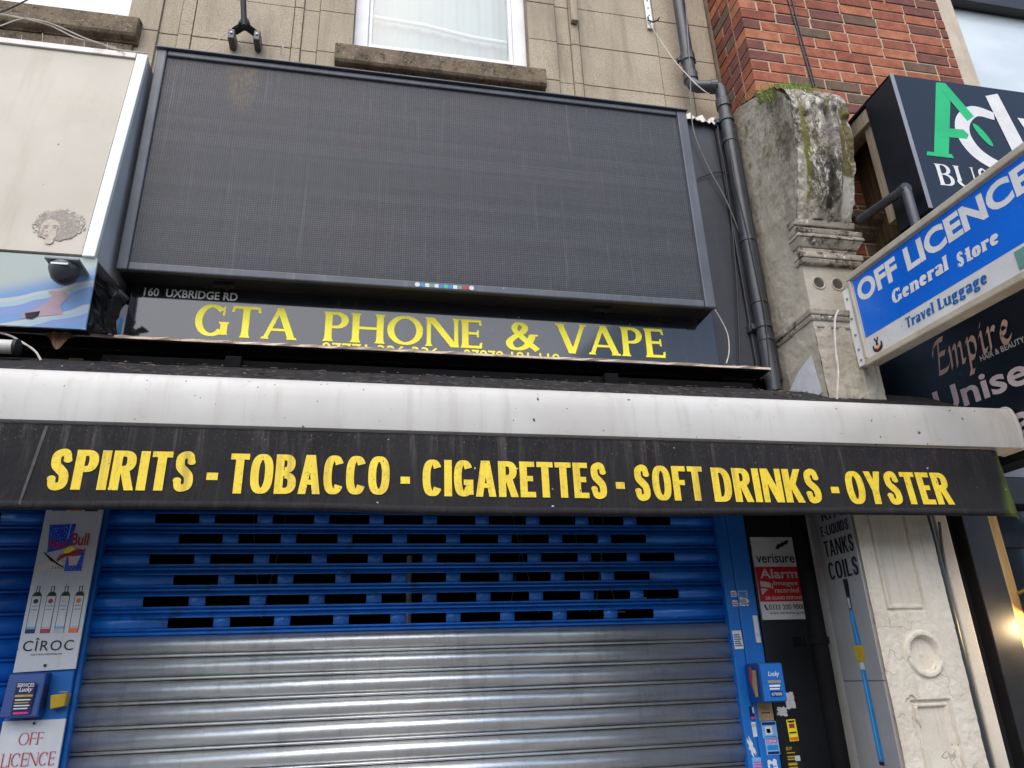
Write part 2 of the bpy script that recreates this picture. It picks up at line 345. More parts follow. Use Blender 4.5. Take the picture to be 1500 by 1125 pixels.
    m['palepink'] = mat('pale_pink_print', C(206, 178, 186), C(196, 168, 180), 20, .5)
    m['lightblue'] = mat('pale_blue_print', C(120, 174, 220), C(104, 160, 210), 20, .5)
    m['orange'] = mat('orange_print', C(232, 116, 40), C(220, 100, 30), 20, .5)
    m['gold'] = mat('gold_vinyl', C(188, 160, 44), C(160, 134, 34), 20, .45)
    m['vape'] = mat('bright_blue_print', C(28, 132, 196), C(22, 118, 180), 20, .45)
    m['portrait'] = mat('faded_brown_print', C(126, 114, 104), C(144, 133, 122), 60, .6, dirt=(C(166, 155, 141), .5, .64, 90))
    m['returnside'] = mat('pale_grey_return', C(186, 188, 192), C(170, 172, 176), 4, .5)
    m['portraitface'] = mat('faded_skin_print', C(170, 156, 138), C(184, 172, 154), 60, .6)
    m['glass'] = m_window('sky_lit_window_glass', C(150, 164, 164), C(168, 176, 166))
    m['glassbright'] = m_window('pale_glossy_pane', C(226, 232, 232), C(206, 214, 214))  # opaque pale pane with a glossy coat
    m['darkglass'] = mat('dark_shop_glass', C(40, 46, 56), C(30, 36, 44), 2, .05, 0, rvar=.02)
    m['darkframe'] = mat('dark_window_frame', C(34, 33, 34), C(26, 25, 26), 6, .45)
    m['warmwood'] = m_wood('varnished_oak_lining', C(206, 168, 108), C(180, 136, 80))
    m['lampglow'] = m_emit('lit_lamp', (1, .78, .45, 1), 14)
    m['paving'] = mat('paving', C(120, 116, 110), C(104, 100, 96), 2, .85)
    m['asphalt'] = mat('asphalt', C(62, 62, 64), C(54, 54, 56), 3, .9)
    m['plastic'] = mat('smoky_plastic', C(74, 76, 84), C(58, 60, 66), 12, .3)
mk()

# ------------------------------------------------------------------ mesh helpers
ROOTLOC = {}
class MB:
    def __init__(s): s.v = []; s.f = []; s.mi = []
    def add(s, vs, fs, mi=0):
        b = len(s.v); s.v += [tuple(v) for v in vs]
        s.f += [tuple(i+b for i in f) for f in fs]; s.mi += [mi]*len(fs); return s
    def box(s, x0, x1, y0, y1, z0, z1, mi=0):
        vs = [(x0,y0,z0),(x1,y0,z0),(x1,y1,z0),(x0,y1,z0),(x0,y0,z1),(x1,y0,z1),(x1,y1,z1),(x0,y1,z1)]
        return s.add(vs, [(0,3,2,1),(4,5,6,7),(0,1,5,4),(1,2,6,5),(2,3,7,6),(3,0,4,7)], mi)
    def hexa(s, v8, mi=0):
        return s.add(v8, [(0,3,2,1),(4,5,6,7),(0,1,5,4),(1,2,6,5),(2,3,7,6),(3,0,4,7)], mi)
    def prism(s, prof, x0, x1, mi=0, caps=True, closed=True):
        """profile of (y, z) swept along x"""
        n = len(prof); vs = [(x0, y, z) for y, z in prof] + [(x1, y, z) for y, z in prof]
        fs = [(i, (i+1) % n, n+(i+1) % n, n+i) for i in range(n if closed else n-1)]
        if caps: fs += [tuple(range(n-1, -1, -1)), tuple(range(n, 2*n))]
        return s.add(vs, fs, mi)
    def poly(s, pts, mi=0): return s.add(pts, [tuple(range(len(pts)))], mi)
    def slab(s, pts, off, mi=0):
        """flat polygon thickened along the vector off"""
        n = len(pts); off = Vector(off); a = [Vector(p) for p in pts]; b = [p+off for p in a]
        fs = [tuple(range(n)), tuple(range(2*n-1, n-1, -1))] + [(i, n+i, n+(i+1) % n, (i+1) % n) for i in range(n)]
        return s.add(a+b, fs, mi)
    def tube(s, pts, r, seg=8, mi=0, caps=True):
        pts = [Vector(p) for p in pts]; n = len(pts); rs = r if isinstance(r, (list, tuple)) else [r]*n
        t0 = (pts[1]-pts[0]).normalized(); a = t0.orthogonal().normalized()
        vs = []; fs = []
        for i, p in enumerate(pts):
            t = (pts[min(i+1, n-1)]-pts[max(i-1, 0)]).normalized()
            a = (a - t*a.dot(t)).normalized(); b = t.cross(a)
            vs += [p + (a*math.cos(k*2*math.pi/seg)+b*math.sin(k*2*math.pi/seg))*rs[i] for k in range(seg)]
        for i in range(n-1):
            for k in range(seg):
                k2 = (k+1) % seg; fs.append((i*seg+k, i*seg+k2, (i+1)*seg+k2, (i+1)*seg+k))
        if caps: fs += [tuple(range(seg-1, -1, -1)), tuple(range((n-1)*seg, n*seg))]
        return s.add(vs, fs, mi)
    def lathe(s, c, axis, prof, seg=20, mi=0):
        axis = Vector(axis).normalized(); a = axis.orthogonal().normalized(); b = axis.cross(a); c = Vector(c)
        vs = []; fs = []; n = len(prof)
        for r, h in prof: vs += [c+axis*h+(a*math.cos(k*2*math.pi/seg)+b*math.sin(k*2*math.pi/seg))*r for k in range(seg)]
        for i in range(n-1):
            for k in range(seg):
                k2 = (k+1) % seg; fs.append((i*seg+k, i*seg+k2, (i+1)*seg+k2, (i+1)*seg+k))
        fs += [tuple(range(seg-1, -1, -1)), tuple(range((n-1)*seg, n*seg))]
        return s.add(vs, fs, mi)
    def build(s, name, mats, parent=None, bevel=0, smooth=False, bseg=2, label=None):
        if isinstance(mats, str): mats = [mats]
        me = bpy.data.meshes.new(name)
        if parent is not None: loc = ROOTLOC[parent.name]
        else:
            xs, ys, zs = zip(*s.v); loc = Vector(((min(xs)+max(xs))/2, (min(ys)+max(ys))/2, min(zs)))
        me.from_pydata([(v[0]-loc.x, v[1]-loc.y, v[2]-loc.z) for v in s.v], [], s.f)
        for m in mats: me.materials.append(MT[m])
        if len(mats) > 1: me.polygons.foreach_set('material_index', s.mi)
        if smooth:
            me.polygons.foreach_set('use_smooth', [True]*len(me.polygons)); me.update(); me.set_sharp_from_angle(angle=R(38))
        me.update()
        o = bpy.data.objects.new(name, me); COL.objects.link(o)
        if parent is None: o.location = loc
        else: o.parent = parent
        ROOTLOC[o.name] = loc
        if bevel:
            b = o.modifiers.new('bevel', 'BEVEL'); b.width = bevel; b.segments = bseg; b.limit_method = 'ANGLE'; b.angle_limit = R(40)
        if label: o['label'] = label
        return o
def thing(name, label, cat, loc, group=None):
    o = bpy.data.objects.new(name, None); COL.objects.link(o); o.location = loc; o.empty_display_size = .05
    o['label'] = label; o['category'] = cat
    if group: o['group'] = group
    ROOTLOC[o.name] = Vector(loc); return o
def tag(o, label, cat, group=None):
    o['label'] = label; o['category'] = cat
    if group: o['group'] = group
    return o
def structure(o): o['kind'] = 'structure'; return o

# ------------------------------------------------------------------ lettering: own stroke glyphs + the built-in font
def catmull(p, n=8):
    out = []
    for i in range(len(p)-1):
        a, b, c, d = p[max(i-1, 0)], p[i], p[i+1], p[min(i+2, len(p)-1)]
        for k in range(n):
            t = k/n
            out.append(tuple(.5*((2*b[j])+(-a[j]+c[j])*t+(2*a[j]-5*b[j]+4*c[j]-d[j])*t*t+(-a[j]+3*b[j]-3*c[j]+d[j])*t**3) for j in (0, 1)))
    out.append(p[-1]); return out
def sweep(pts, wf):
    """ribbon along pts; wf(tangent, u) -> width"""
    n = len(pts); L = []; Rr = []
    for i, p in enumerate(pts):
        a, b = pts[max(i-1, 0)], pts[min(i+1, n-1)]
        tx, ty = b[0]-a[0], b[1]-a[1]; q = math.hypot(tx, ty) or 1; tx /= q; ty /= q
        w = wf(tx, ty, i/(n-1))/2
        L.append((p[0]-ty*w, p[1]+tx*w)); Rr.append((p[0]+ty*w, p[1]-tx*w))
    vs = L+Rr; return vs, [(n+i, n+i+1, i+1, i) for i in range(n-1)]
def halves(st, k=3):
    vs, fs = st; m_ = len(fs)//k+1
    return [(vs, fs[i*m_:(i+1)*m_]) for i in range(k) if fs[i*m_:(i+1)*m_]]
def glyph(ch, t, h, serif, w=None):
    """layers of one letter, cap height 1: list of (verts, faces), and its width"""
    S = []
    sans = serif == 0
    e = 2.5 if sans else 2.0
    sh = h*.75
    def quad(a): S.append((a, [(0, 1, 2, 3)]))
    def ser(x0, x1, y, upw):
        if serif: 
            y2 = y+(sh if upw else -sh)
            quad([(x0-serif, y), (x1+serif, y), (x1+serif*.35, y2), (x0-serif*.35, y2)] if upw else [(x0-serif*.35, y2), (x1+serif*.35, y2), (x1+serif, y), (x0-serif, y)])
    def vs(x, y0=0., y1=1., wd=None, s0=True, s1=True):
        wd = wd or t
        if sans: quad([(x, y0), (x+wd, y0), (x+wd, y1), (x, y1)])
        else:
            f = wd*.1; yy = (y1-y0)
            vv = [(x-f, y0), (x, y0+.2*yy), (x, y1-.2*yy), (x-f, y1), (x+wd+f, y1), (x+wd, y1-.2*yy), (x+wd, y0+.2*yy), (x+wd+f, y0)]
            S.append((vv, [(0, 7, 6, 1), (1, 6, 5, 2), (2, 5, 4, 3)]))
            if s0: ser(x, x+wd, y0, True)
            if s1: ser(x, x+wd, y1, False)
    def hs(x0, x1, yc, hh=None, flare=0):
        hh = hh or h
        if sans or not flare: quad([(x0, yc-hh/2), (x1, yc-hh/2), (x1, yc+hh/2), (x0, yc+hh/2)])
        else:
            top, bot = (hh/2, hh/2)
            quad([(x0, yc-hh/2), (x1-.03, yc-hh/2), (x1-.03, yc+hh/2), (x0, yc+hh/2)])
            if flare == 1: quad([(x1-.05, yc-hh/2-.1), (x1+.02, yc-hh/2-.12), (x1, yc+hh/2), (x1-.08, yc+hh/2)])
            if flare == -1: quad([(x1-.08, yc-hh/2), (x1, yc-hh/2), (x1+.02, yc+hh/2+.12), (x1-.05, yc+hh/2+.1)])
            if flare == 2: quad([(x1-.06, yc-hh/2-.07), (x1, yc-hh/2-.09), (x1, yc+hh/2+.09), (x1-.06, yc+hh/2+.07)])
    def dg(x0, y0, x1, y1, wd, s0=False, s1=False):
        d = wd/2*math.hypot(x1-x0, y1-y0)/abs(y1-y0)
        quad([(x0-d, y0), (x0+d, y0), (x1+d, y1), (x1-d, y1)])
        if s0: ser(x0-d, x0+d, y0, y0 < y1)
        if s1: ser(x1-d, x1+d, y1, y1 < y0)
    def wf(tx, ty, u): return h+(t-h)*abs(ty)**1.3
    def el(cx, cy, rx, ry, a0, a1, n=30, ex=None):
        ex = ex or e; pts = []
        for i in range(n+1):
            a = R(a0+(a1-a0)*i/n); c, s_ = math.cos(a), math.sin(a)
            pts.append((cx+rx*math.copysign(abs(c)**(2/ex), c), cy+ry*math.copysign(abs(s_)**(2/ex), s_)))
        S.extend(halves(sweep(pts, wf), 2))
    def sp(pts, f): S.extend(halves(sweep(catmull(pts), f)))
    xh = .70
    if ch == ' ': return [], (w or .3)
    if ch == '-': w = w or .3; quad([(0, .3), (w, .3), (w, .3+h*1.0), (0, .3+h*1.0)]); return S, w
    if ch == '.': quad([(0, 0), (t, 0), (t, t), (0, t)]); return S, t
    if ch == 'I': vs(0); return S, t
    if ch in 'OQ':
        w = w or (.56 if sans else .98); el(w/2, .5, (w-t)/2, (1-h)/2, 0, 360, 44)
        if ch == 'Q': dg(w*.95, -.04, w*.55, .3, t*.7)
    elif ch in 'CG':
        w = w or (.52 if sans else .86)
        el(w/2, .5, (w-t)/2, (1-h)/2, 42 if not sans else 35, 318 if not sans else 325, 34)
        if not sans: quad([(w*.82, .66), (w*.88, .66), (w*.90, .98), (w*.84, .95)])
        if ch == 'G':
            vs(w-t, .06 if not sans else .05, .46, None, False, True)
            if sans: hs(w*.5, w, .46-h/2)
    elif ch == 'T':
        w = w or (.46 if sans else .74); vs((w-t)/2, 0, 1, None, True, False); hs(w/2, w, 1-h/2, None, 1)
        if sans: hs(0, w/2, 1-h/2)
        else:
            quad([(.03, 1-h), (w/2, 1-h), (w/2, 1), (.03, 1)]); quad([(-.02, 1-h-.12), (.05, 1-h-.1), (.08, 1), (0, 1)])
    elif ch == 'A':
        w = w or (.58 if sans else .9); tl, tr = (t*.92, t*.92) if sans else (h*1.3, t)
        dg(tl*.55, 0, w/2-tl*.15, 1, tl, True); dg(w-tr*.6, 0, w/2+tr*(.1 if sans else -.1), 1, tr, True); hs(w*.25, w*.75, .3, h*.85)
    elif ch == 'V':
        w = w or .86; dg(w/2, 0, t*.55, 1, t, False, True); dg(w/2+h*.3, 0, w-h*.7, 1, h*1.3, False, True)
    elif ch == 'P':
        w = w or (.5 if sans else .62); vs(0); el(w*.45, .72, w*.55-t/2, .28-h/2, 90, -90, 20); hs(t*.8, w*.46, 1-h/2); hs(t*.8, w*.46, .44+h/2)
    elif ch == 'R':
        w = w or (.54 if sans else .68); vs(0); el(w*.45, .73, w*.5-t/2, .27-h/2, 90, -90, 20); hs(t*.8, w*.46, 1-h/2); hs(t*.8, w*.46, .46+h/2); dg(w-t*.5, 0, w*.52, .52, t*.95, True)
    elif ch == 'B':
        w = w or (.53 if sans else .66); vs(0)
        el(w*.42, .76, w*.5-t/2, .24-h/2, 90, -90, 18); el(w*.45, .27, w*.55-t/2, .27-h/2, 90, -90, 18)
        for yy in (1-h/2, .52, h/2): hs(t*.8, w*.46, yy)
    elif ch == 'D':
        w = w or (.55 if sans else .8); vs(0); el(w*.4, .5, w*.6-t/2, .5-h/2, 90, -90, 26); hs(t*.8, w*.42, 1-h/2); hs(t*.8, w*.42, h/2)
    elif ch in 'EFL':
        w = w or (.43 if sans else .56); vs(0)
        if ch != 'L': hs(t*.8, w*.98, 1-h/2, None, 1); hs(t*.8, w*.86, .52, None, 2)
        if ch != 'F': hs(t*.8, w, h/2, None, -1)
    elif ch == 'H':
        w = w or (.58 if sans else .84); vs(0); vs(w-t); hs(t*.8, w-t*.8, .5)
    elif ch == 'N':
        w = w or (.6 if sans else .88); tn = t*.85 if sans else h*1.25
        vs(0, 0, 1, tn); vs(w-tn, 0, 1, tn, False, True); dg(w-t*.55, 0, t*.55, 1, t)
    elif ch == 'K':
        w = w or .56; vs(0); dg(t*.9, .38, w-t*.5, 1, t*.9, False, True); dg(w-t*.48, 0, t*1.15, .58, t*.95, True)
    elif ch == 'Y':
        w = w or .54; vs((w-t)/2, 0, .46); dg(w/2-t*.02, .4, t*.52, 1, t*.92); dg(w/2+t*.02, .4, w-t*.52, 1, t*.92)
    elif ch == 'U':
        w = w or (.54 if sans else .82); tt = t if sans else h*1.3
        vs(0, .3, 1, None, False); vs(w-tt, .3, 1, tt, False); el(w/2-(t-tt)/4, .32, (w-(t+tt)/2)/2, .32-h/2, 180, 360, 20)
    elif ch == 'S':
        w = w or (.5 if sans else .56)
        P = [(.90, .74), (.78, .9), (.5, 1-h/2), (.17, .84), (.2, .62), (.5, .5), (.8, .37), (.82, .15), (.5, h/2), (.2, .1), (.08, .27)]
        P = [(t*.4+x*(w-t*.8), y) for x, y in P]
        sp(P, lambda tx, ty, u: (h+(t-h)*max(0, 1-abs(u-.5)*2.2)) if not sans else t*(.8+.25*max(0, 1-abs(u-.5)*2)))
        if sans:
            for q in (P[0], P[-1]): S.append(([(q[0]+t*.47*math.cos(k*math.pi/6), q[1]+t*.36*math.sin(k*math.pi/6)) for k in range(12)], [tuple(range(12))]))
        else:
            quad([(w*.86, .68), (w*.9, .68), (w*.92, .98), (w*.87, .95)]); quad([(w*.06, .02), (w*.11, .05), (w*.1, .33), (w*.06, .33)])
    elif ch == '&':
        w = w or .84
        P = [(.97, .03), (.72, .26), (.42, .56), (.27, .76), (.33, .93), (.47, .955), (.6, .85), (.52, .66), (.26, .47), (.1, .28), (.17, .1), (.36, .05), (.58, .13), (.74, .34), (.82, .55)]
        sp([(x*w, y) for x, y in P], lambda tx, ty, u: h+(t-h)*(abs(ty) if u > .45 else max(.2, -tx*1.2 if u < .2 else abs(ty)*.7)))
        quad([(w*.74, .53), (w*1.0, .53), (w*1.0, .53+h*.7), (w*.74, .53+h*.7)])
    elif ch == 'o': w = w or .66; el(w/2, xh/2, (w-t)/2, (xh-h)/2, 0, 360, 30)
    elif ch == 'e':
        w = w or .62; el(w/2, xh/2, (w-t)/2, (xh-h)/2, 10, 325, 30); hs(t*.6, w-t*.3, xh*.54, h*.9)
    elif ch == 'n':
        w = w or .72; vs(0, 0, xh); vs(w-t, 0, xh*.66, None, True, False); el(w/2+t*.1, xh*.62, w/2-t*.6, xh*.38-h/2, 170, 0, 16)
    elif ch == 'r':
        w = w or .5; vs(0, 0, xh); el(w*.75, xh*.55, w*.45, xh*.42-h/2, 150, 60, 10); S.append(([(w*.86+t*.45*math.cos(k*math.pi/6), xh*.82+t*.42*math.sin(k*math.pi/6)) for k in range(12)], [tuple(range(12))]))
    elif ch == 'a':
        w = w or .62; vs(w-t*1.05, 0, xh*.72, None, True, False); el(w*.45, xh*.7, w*.55-t/2, xh*.3-h/2, 0, 160, 14); el(w*.42, xh*.28, w*.42-t/2, xh*.28-h/2, 0, 360, 22)
    elif ch == 'l': vs(0, 0, 1.02); w = t
    elif ch == 't': w = w or .42; vs(.1, .05, .95, None, False, False); hs(0, w, xh-h/2); el(.1+t, .13, t*.5+.03, .13-h/2, 180, 320, 10)
    elif ch == 'u': w = w or .72; vs(0, xh*.3, xh, None, False); vs(w-t, 0, xh); el(w/2-t*.1, xh*.36, w/2-t*.6, xh*.36-h/2, 180, 350, 16)
    elif ch == 'v': w = w or .66; dg(w/2, 0, t*.55, xh, t, False, True); dg(w/2+h*.2, 0, w-h*.7, xh, h*1.3, False, True)
    elif ch == 'g':
        w = w or .64; el(w*.46, xh*.66, w*.44-t/2, xh*.34-h/2, 0, 360, 24); el(w*.48, -.1, w*.5-t/2, .17-h/2, 0, 360, 24); dg(w*.2, .05, w*.26, .25, h*1.2); hs(w*.7, w*1.04, xh-h/2)
    return S, w
def stroke_text(s, t=.2, h=.16, serif=0, gap=.07, space=.3):
    out = []; x = 0
    for ch in s:
        L, w = glyph(ch, t, h, serif, space if ch == ' ' else None)
        for vs, fs in L: out.append(([(a+x, b) for a, b in vs], fs))
        x += w+gap+(2*serif*.55)
    return out
def font_text(s, bold=0, spacing=1.0):
    c = bpy.data.curves.new('lettering', 'FONT'); c.body = s; c.offset = bold; c.resolution_u = 4; c.space_character = spacing
    o = bpy.data.objects.new('lettering', c); COL.objects.link(o)
    dg = bpy.context.evaluated_depsgraph_get(); me = bpy.data.meshes.new_from_object(o.evaluated_get(dg))
    vs = [(v.co.x, v.co.y) for v in me.vertices]; fs = [tuple(p.vertices) for p in me.polygons]
    bpy.data.objects.remove(o); bpy.data.curves.remove(c); bpy.data.meshes.remove(me)
    return [(vs, fs)]
def put(mb, layers, org, u, v, W_=None, H_=None, nrm=None, shear=0, mi=0, lift=.0012, capfit=False):
    """lay flat letters on a plane: org is the lower left corner, u and v its directions"""
    org, u, v = Vector(org), Vector(u), Vector(v)
    nrm = Vector(nrm) if nrm is not None else u.cross(v).normalized()
    xs = [p[0] for vs, _ in layers for p in vs]; ys = [p[1] for vs, _ in layers for p in vs]
    x0, x1 = min(xs), max(xs); y0, y1 = (0., 1.) if capfit else (min(ys), max(ys))
    sy = (H_/(y1-y0)) if H_ else None
    sx = (W_/(x1-x0)) if W_ else sy
    sy = sy or sx
    for k, (vs, fs) in enumerate(layers):
        mb.add([org+u*((px-x0)*sx+shear*(py-y0)*sy)+v*((py-y0)*sy)+nrm*(lift+.00004*(k % 40)) for px, py in vs], fs, mi)
    return mb
X, Y, Z = Vector((1, 0, 0)), Vector((0, 1, 0)), Vector((0, 0, 1))
def front(mb, layers, x0, x1, z0, z1, y, **k):       # on a plane facing the street
    return put(mb, layers, (x0, y, z0), X, Z, x1-x0, z1-z0, -Y, **k)
def disc(mb, c, u, v, r, n=20, mi=0, ry=None):
    c, u, v = Vector(c), Vector(u), Vector(v); mb.poly([c+u*r*math.cos(k*2*math.pi/n)+v*(ry or r)*math.sin(k*2*math.pi/n) for k in range(n)], mi); return mb
def rectf(mb, x0, x1, z0, z1, y, mi=0): mb.poly([(x0, y, z0), (x1, y, z0), (x1, y, z1), (x0, y, z1)], mi); return mb

# ------------------------------------------------------------------ setting
structure(MB().add([(-40,-40,-.12),(40,-40,-.12),(40,-2.2,-.12),(-40,-2.2,-.12)], [(0,1,2,3)]).build('road', 'asphalt'))
structure(MB().box(-40, 40, -5.2, 2, -.11, 0).build('pavement', 'paving'))

# ------------------------------------------------------------------ stone-faced building
B = thing('stone_building', 'tan granite faced building with white upstairs windows above the dark screen', 'building', (0, .3, 0))
cols = [(-3.2,-2.95,0),(-2.95,-2.35,.004),(-1.25,-1.10,0),(-1.10,-1.01,.012),(-1.01,-.945,.002),(-.945,-.464,.006),(-.464,-.417,.002),(-.417,-.335,.012),(-.335,-.155,0),
        (.80,.967,0),(.967,1.05,.012),(1.05,1.104,.002),(1.104,1.583,.006),(1.583,1.765,.010),(1.765,1.93,.004)]
wins = [(-2.35,-1.25), (-.155,.80)]
mb = MB(); g = .0022
zs = [3.225+.285*i for i in range(14)]
for x0, x1, dy in cols:
    for i in range(len(zs)-1):
        j = random.uniform(-.0012, .0012)
        mb.box(x0+g, x1-g, dy+j, .14, zs[i]+g, zs[i+1]-g, 0)
for x0, x1 in wins:
    for i in range(len(zs)-1):
        if zs[i+1] < 4.70: mb.box(x0+g, x1-g, 0, .14, zs[i]+g, zs[i+1]-g, 0)
mb.box(-3.2, -2.35, .016, .16, 3.2, 6.95, 1); mb.box(-1.25, -.155, .016, .16, 3.2, 6.95, 1); mb.box(.80, 1.93, .016, .16, 3.2, 6.95, 1)
for x0, x1 in wins: mb.box(x0, x1, .016, .16, 3.2, 4.64, 1)
mb.build('facade', ['stone', 'joint'], B, bevel=.0012, bseg=1)
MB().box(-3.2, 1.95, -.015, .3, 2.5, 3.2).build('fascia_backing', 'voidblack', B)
for x0, x1 in wins:
    f = MB(); y0, y1 = .06, .12; zb = 4.715; zt = 6.4; w = .075
    f.box(x0, x0+w, y0, y1, zb, zt); f.box(x1-w, x1, y0, y1, zb, zt); f.box(x0+w+.001, x1-w-.001, y0, y1, zb, zb+.085)
    f.box(x0+w, x0+w+.022, y0+.012, y1, zb+.086, zt); f.box(x1-w-.022, x1-w, y0+.012, y1, zb+.086, zt); f.box(x0+w+.023, x1-w-.023, y0+.012, y1, zb+.086, zb+.105)
    fo = f.build('window', 'frame_white', B, bevel=.004)
    ROOTLOC[fo.name] = Vector((0, .3, 0))
    rectf(MB(), x0+w+.022, x1-w-.022, zb+.105, zt, .100).build('pane', 'clearglass', fo)
    cm = MB(); n = 120; a_, b_ = x0+.02, x1-.02
    cv = [(a_+(b_-a_)*i/n, .20+.004*math.sin(i*.42)+.002*math.sin(i*1.1+1), q) for q in (zb, zt) for i in range(n+1)]
    cm.add(cv, [(i, i+1, n+2+i, n+1+i) for i in range(n)]); cm.build('curtain', 'curtain', fo, smooth=True)
    MB().tube([(a_, .165, 5.12), (x0+.4*(x1-x0), .165, 5.105), (x0+.7*(x1-x0), .165, 5.06), (b_, .165, 5.05)], .012, 8).build('pale_band', 'frame_white', fo, smooth=True)  # thin pale tube dipping to the right behind the pane
    MB().box(x0-.01, x1+.01, .30, .32, zb-.05, zt).box(x0-.01, x1+.01, .17, .30, zb-.06, zb-.01).build('room_back', 'greyside', fo)
    s = MB(); a, b = x0-.085, x1+.075
    s.prism([(.09,4.712),(-.045,4.672),(-.06,4.66),(-.06,4.56),(-.05,4.545),(-.02,4.545),(-.02,4.53),(.09,4.53)], a, b)
    s.prism([(.09,4.529),(-.012,4.529),(-.022,4.515),(-.022,4.47),(-.005,4.455),(.09,4.455)], a+.02, b-.02)
    s.build('sill', 'sill', fo, bevel=.005)

# ------------------------------------------------------------------ brick building
B = thing('brick_building', 'red brick building with a stone framed upstairs window beside the granite one', 'building', (2.9, .3, 0))
mb = MB(); ph, bl, bh = .0752, .206, .0645
z = 3.32; row = 0
while z < 6.4:
    x = 1.955; first = True
    while x < 3.31:
        L = (bl if row % 2 == 0 else .1025) if first else (bl if random.random() < .93 else .1025)
        x1 = min(x+L, 3.31)
        if x1-x > .03:
            d = random.uniform(-.002, .002)
            mi = random.choice([1,1,2,2,3,4,1,5,1,2,4,2])
            yb = -.3+.1025 if first else -.22
            mb.box(x, x1, -.3+d, yb, z, z+bh, mi)
        x = x1+.0115; first = False
    y = -.3+(.1025 if row % 2 == 0 else bl if False else .1025)+.0098
    for L in ((.1925,) if row % 2 == 0 else (.09, .0925)):
        mb.box(1.955+random.uniform(-.001,.001), 2.04, y, y+L, z, z+bh, random.choice([2,2,4,5,1,3])); y += L+.0098
    z += ph; row += 1
mb.box(1.9605, 3.309, -.2945, .12, 3.25, 6.4, 0)
mb.build('wall', ['mortar']+['brick%d' % i for i in range(6)], B, bevel=.0025, bseg=1)
w = MB(); w.box(3.311, 3.40, -.285, .1, 3.6, 6.4); w.box(3.401, 3.485, -.25, .1, 3.6, 6.4); wo = w.build('window', 'jambstone', B, bevel=.006)
MB().box(3.486, 5.2, -.10, -.05, 5.60, 6.4).box(3.486, 5.2, -.16, -.101, 5.60, 5.65).box(3.486, 3.52, -.15, -.101, 3.6, 5.599).build('frame', 'darkframe', wo, bevel=.004)
MB().box(3.521, 5.2, -.09, -.075, 3.6, 5.599).build('pane', 'glassbright', wo)

# ------------------------------------------------------------------ pilaster with corbel
def field(mb, u0, u1, nu, v0, v1, nv, fn, mi=0):
    vs = [fn(u0+(u1-u0)*i/nu, v0+(v1-v0)*j/nv) for j in range(nv+1) for i in range(nu+1)]
    fs = [(j*(nu+1)+i, j*(nu+1)+i+1, (j+1)*(nu+1)+i+1, (j+1)*(nu+1)+i) for j in range(nv) for i in range(nu)]
    return mb.add(vs, fs, mi)
PROF = [(0,-.40),(3.0,-.40),(3.2,-.405),(3.40,-.405),(3.55,-.435),(3.63,-.475),(3.79,-.527),(3.966,-.558),(4.13,-.555),(4.20,-.535),(4.25,-.50),(4.32,-.42),(4.385,-.31),(4.46,-.15)]
def fy(z):
    for (a, b), (c, d) in zip(PROF, PROF[1:]):
        if z <= c: return b+(d-b)*(z-a)/(c-a)
    return PROF[-1][1]
def nz(x, y, z, s): return noise.fractal(Vector((x*s, y*s, z*s)), .9, 2, 5)
def ss(a, b, x):
    t = max(0, min(1, (x-a)/(b-a))); return t*t*(3-2*t)
PX0, PX1 = 1.925, 2.266
Pi = thing('pilaster', 'stone pilaster with mossy scrolled corbel between two shopfronts', 'pilaster', (2.095, -.2, 0))
def corb(u, z):
    xr = 2.235-.02*ss(3.9, 3.4, z)-.015*abs(nz(0, 0, z, 6))
    x = PX0+u*(xr-PX0); y = fy(z); t = (x-PX0)
    h = .006*nz(x, y, z, 22)+.010*max(0, nz(x, 3, z, 9))
    h -= .028*ss(.035, .045, t)*(1-ss(.06, .075, t))                    # groove beside the left margin
    h -= .028*ss(.235, .245, t)*(1-ss(.26, .275, t))
    bulge = ss(.075, .11, t)*(1-ss(.20, .235, t)); h += .05*bulge*ss(3.5, 3.7, z)*(1-ss(4.08, 4.2, z))
    h -= .035*ss(.135, .15, t)*(1-ss(.165, .18, t))*bulge
    if z > 4.05: h += .022*ss(4.05, 4.08, z)
    return (x+.003*nz(x, 7, z, 30), y-h, z)
mb = MB(); field(mb, 0, 1, 70, 3.55, 4.46, 200, corb, 0)
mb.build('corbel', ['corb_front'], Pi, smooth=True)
def side(v, z):
    yb = .0; y = yb+(fy(z)-yb)*v
    h = .004*nz(1, y, z, 7)+.0025*nz(1, y, z, 30)
    return (PX0-h*(1-ss(.97, 1, v))*1.0+.0, y, z)
mb = MB(); field(mb, 0, 1, 60, 2.2, 4.46, 260, side, 0)
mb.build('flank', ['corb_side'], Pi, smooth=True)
MB().prism([(0, 3.55)]+[(y+.004, z) for z, y in PROF if z > 3.5]+[(.0, 4.459)], PX0+.004, 2.20).build('corbel_core', 'corb_front', Pi)
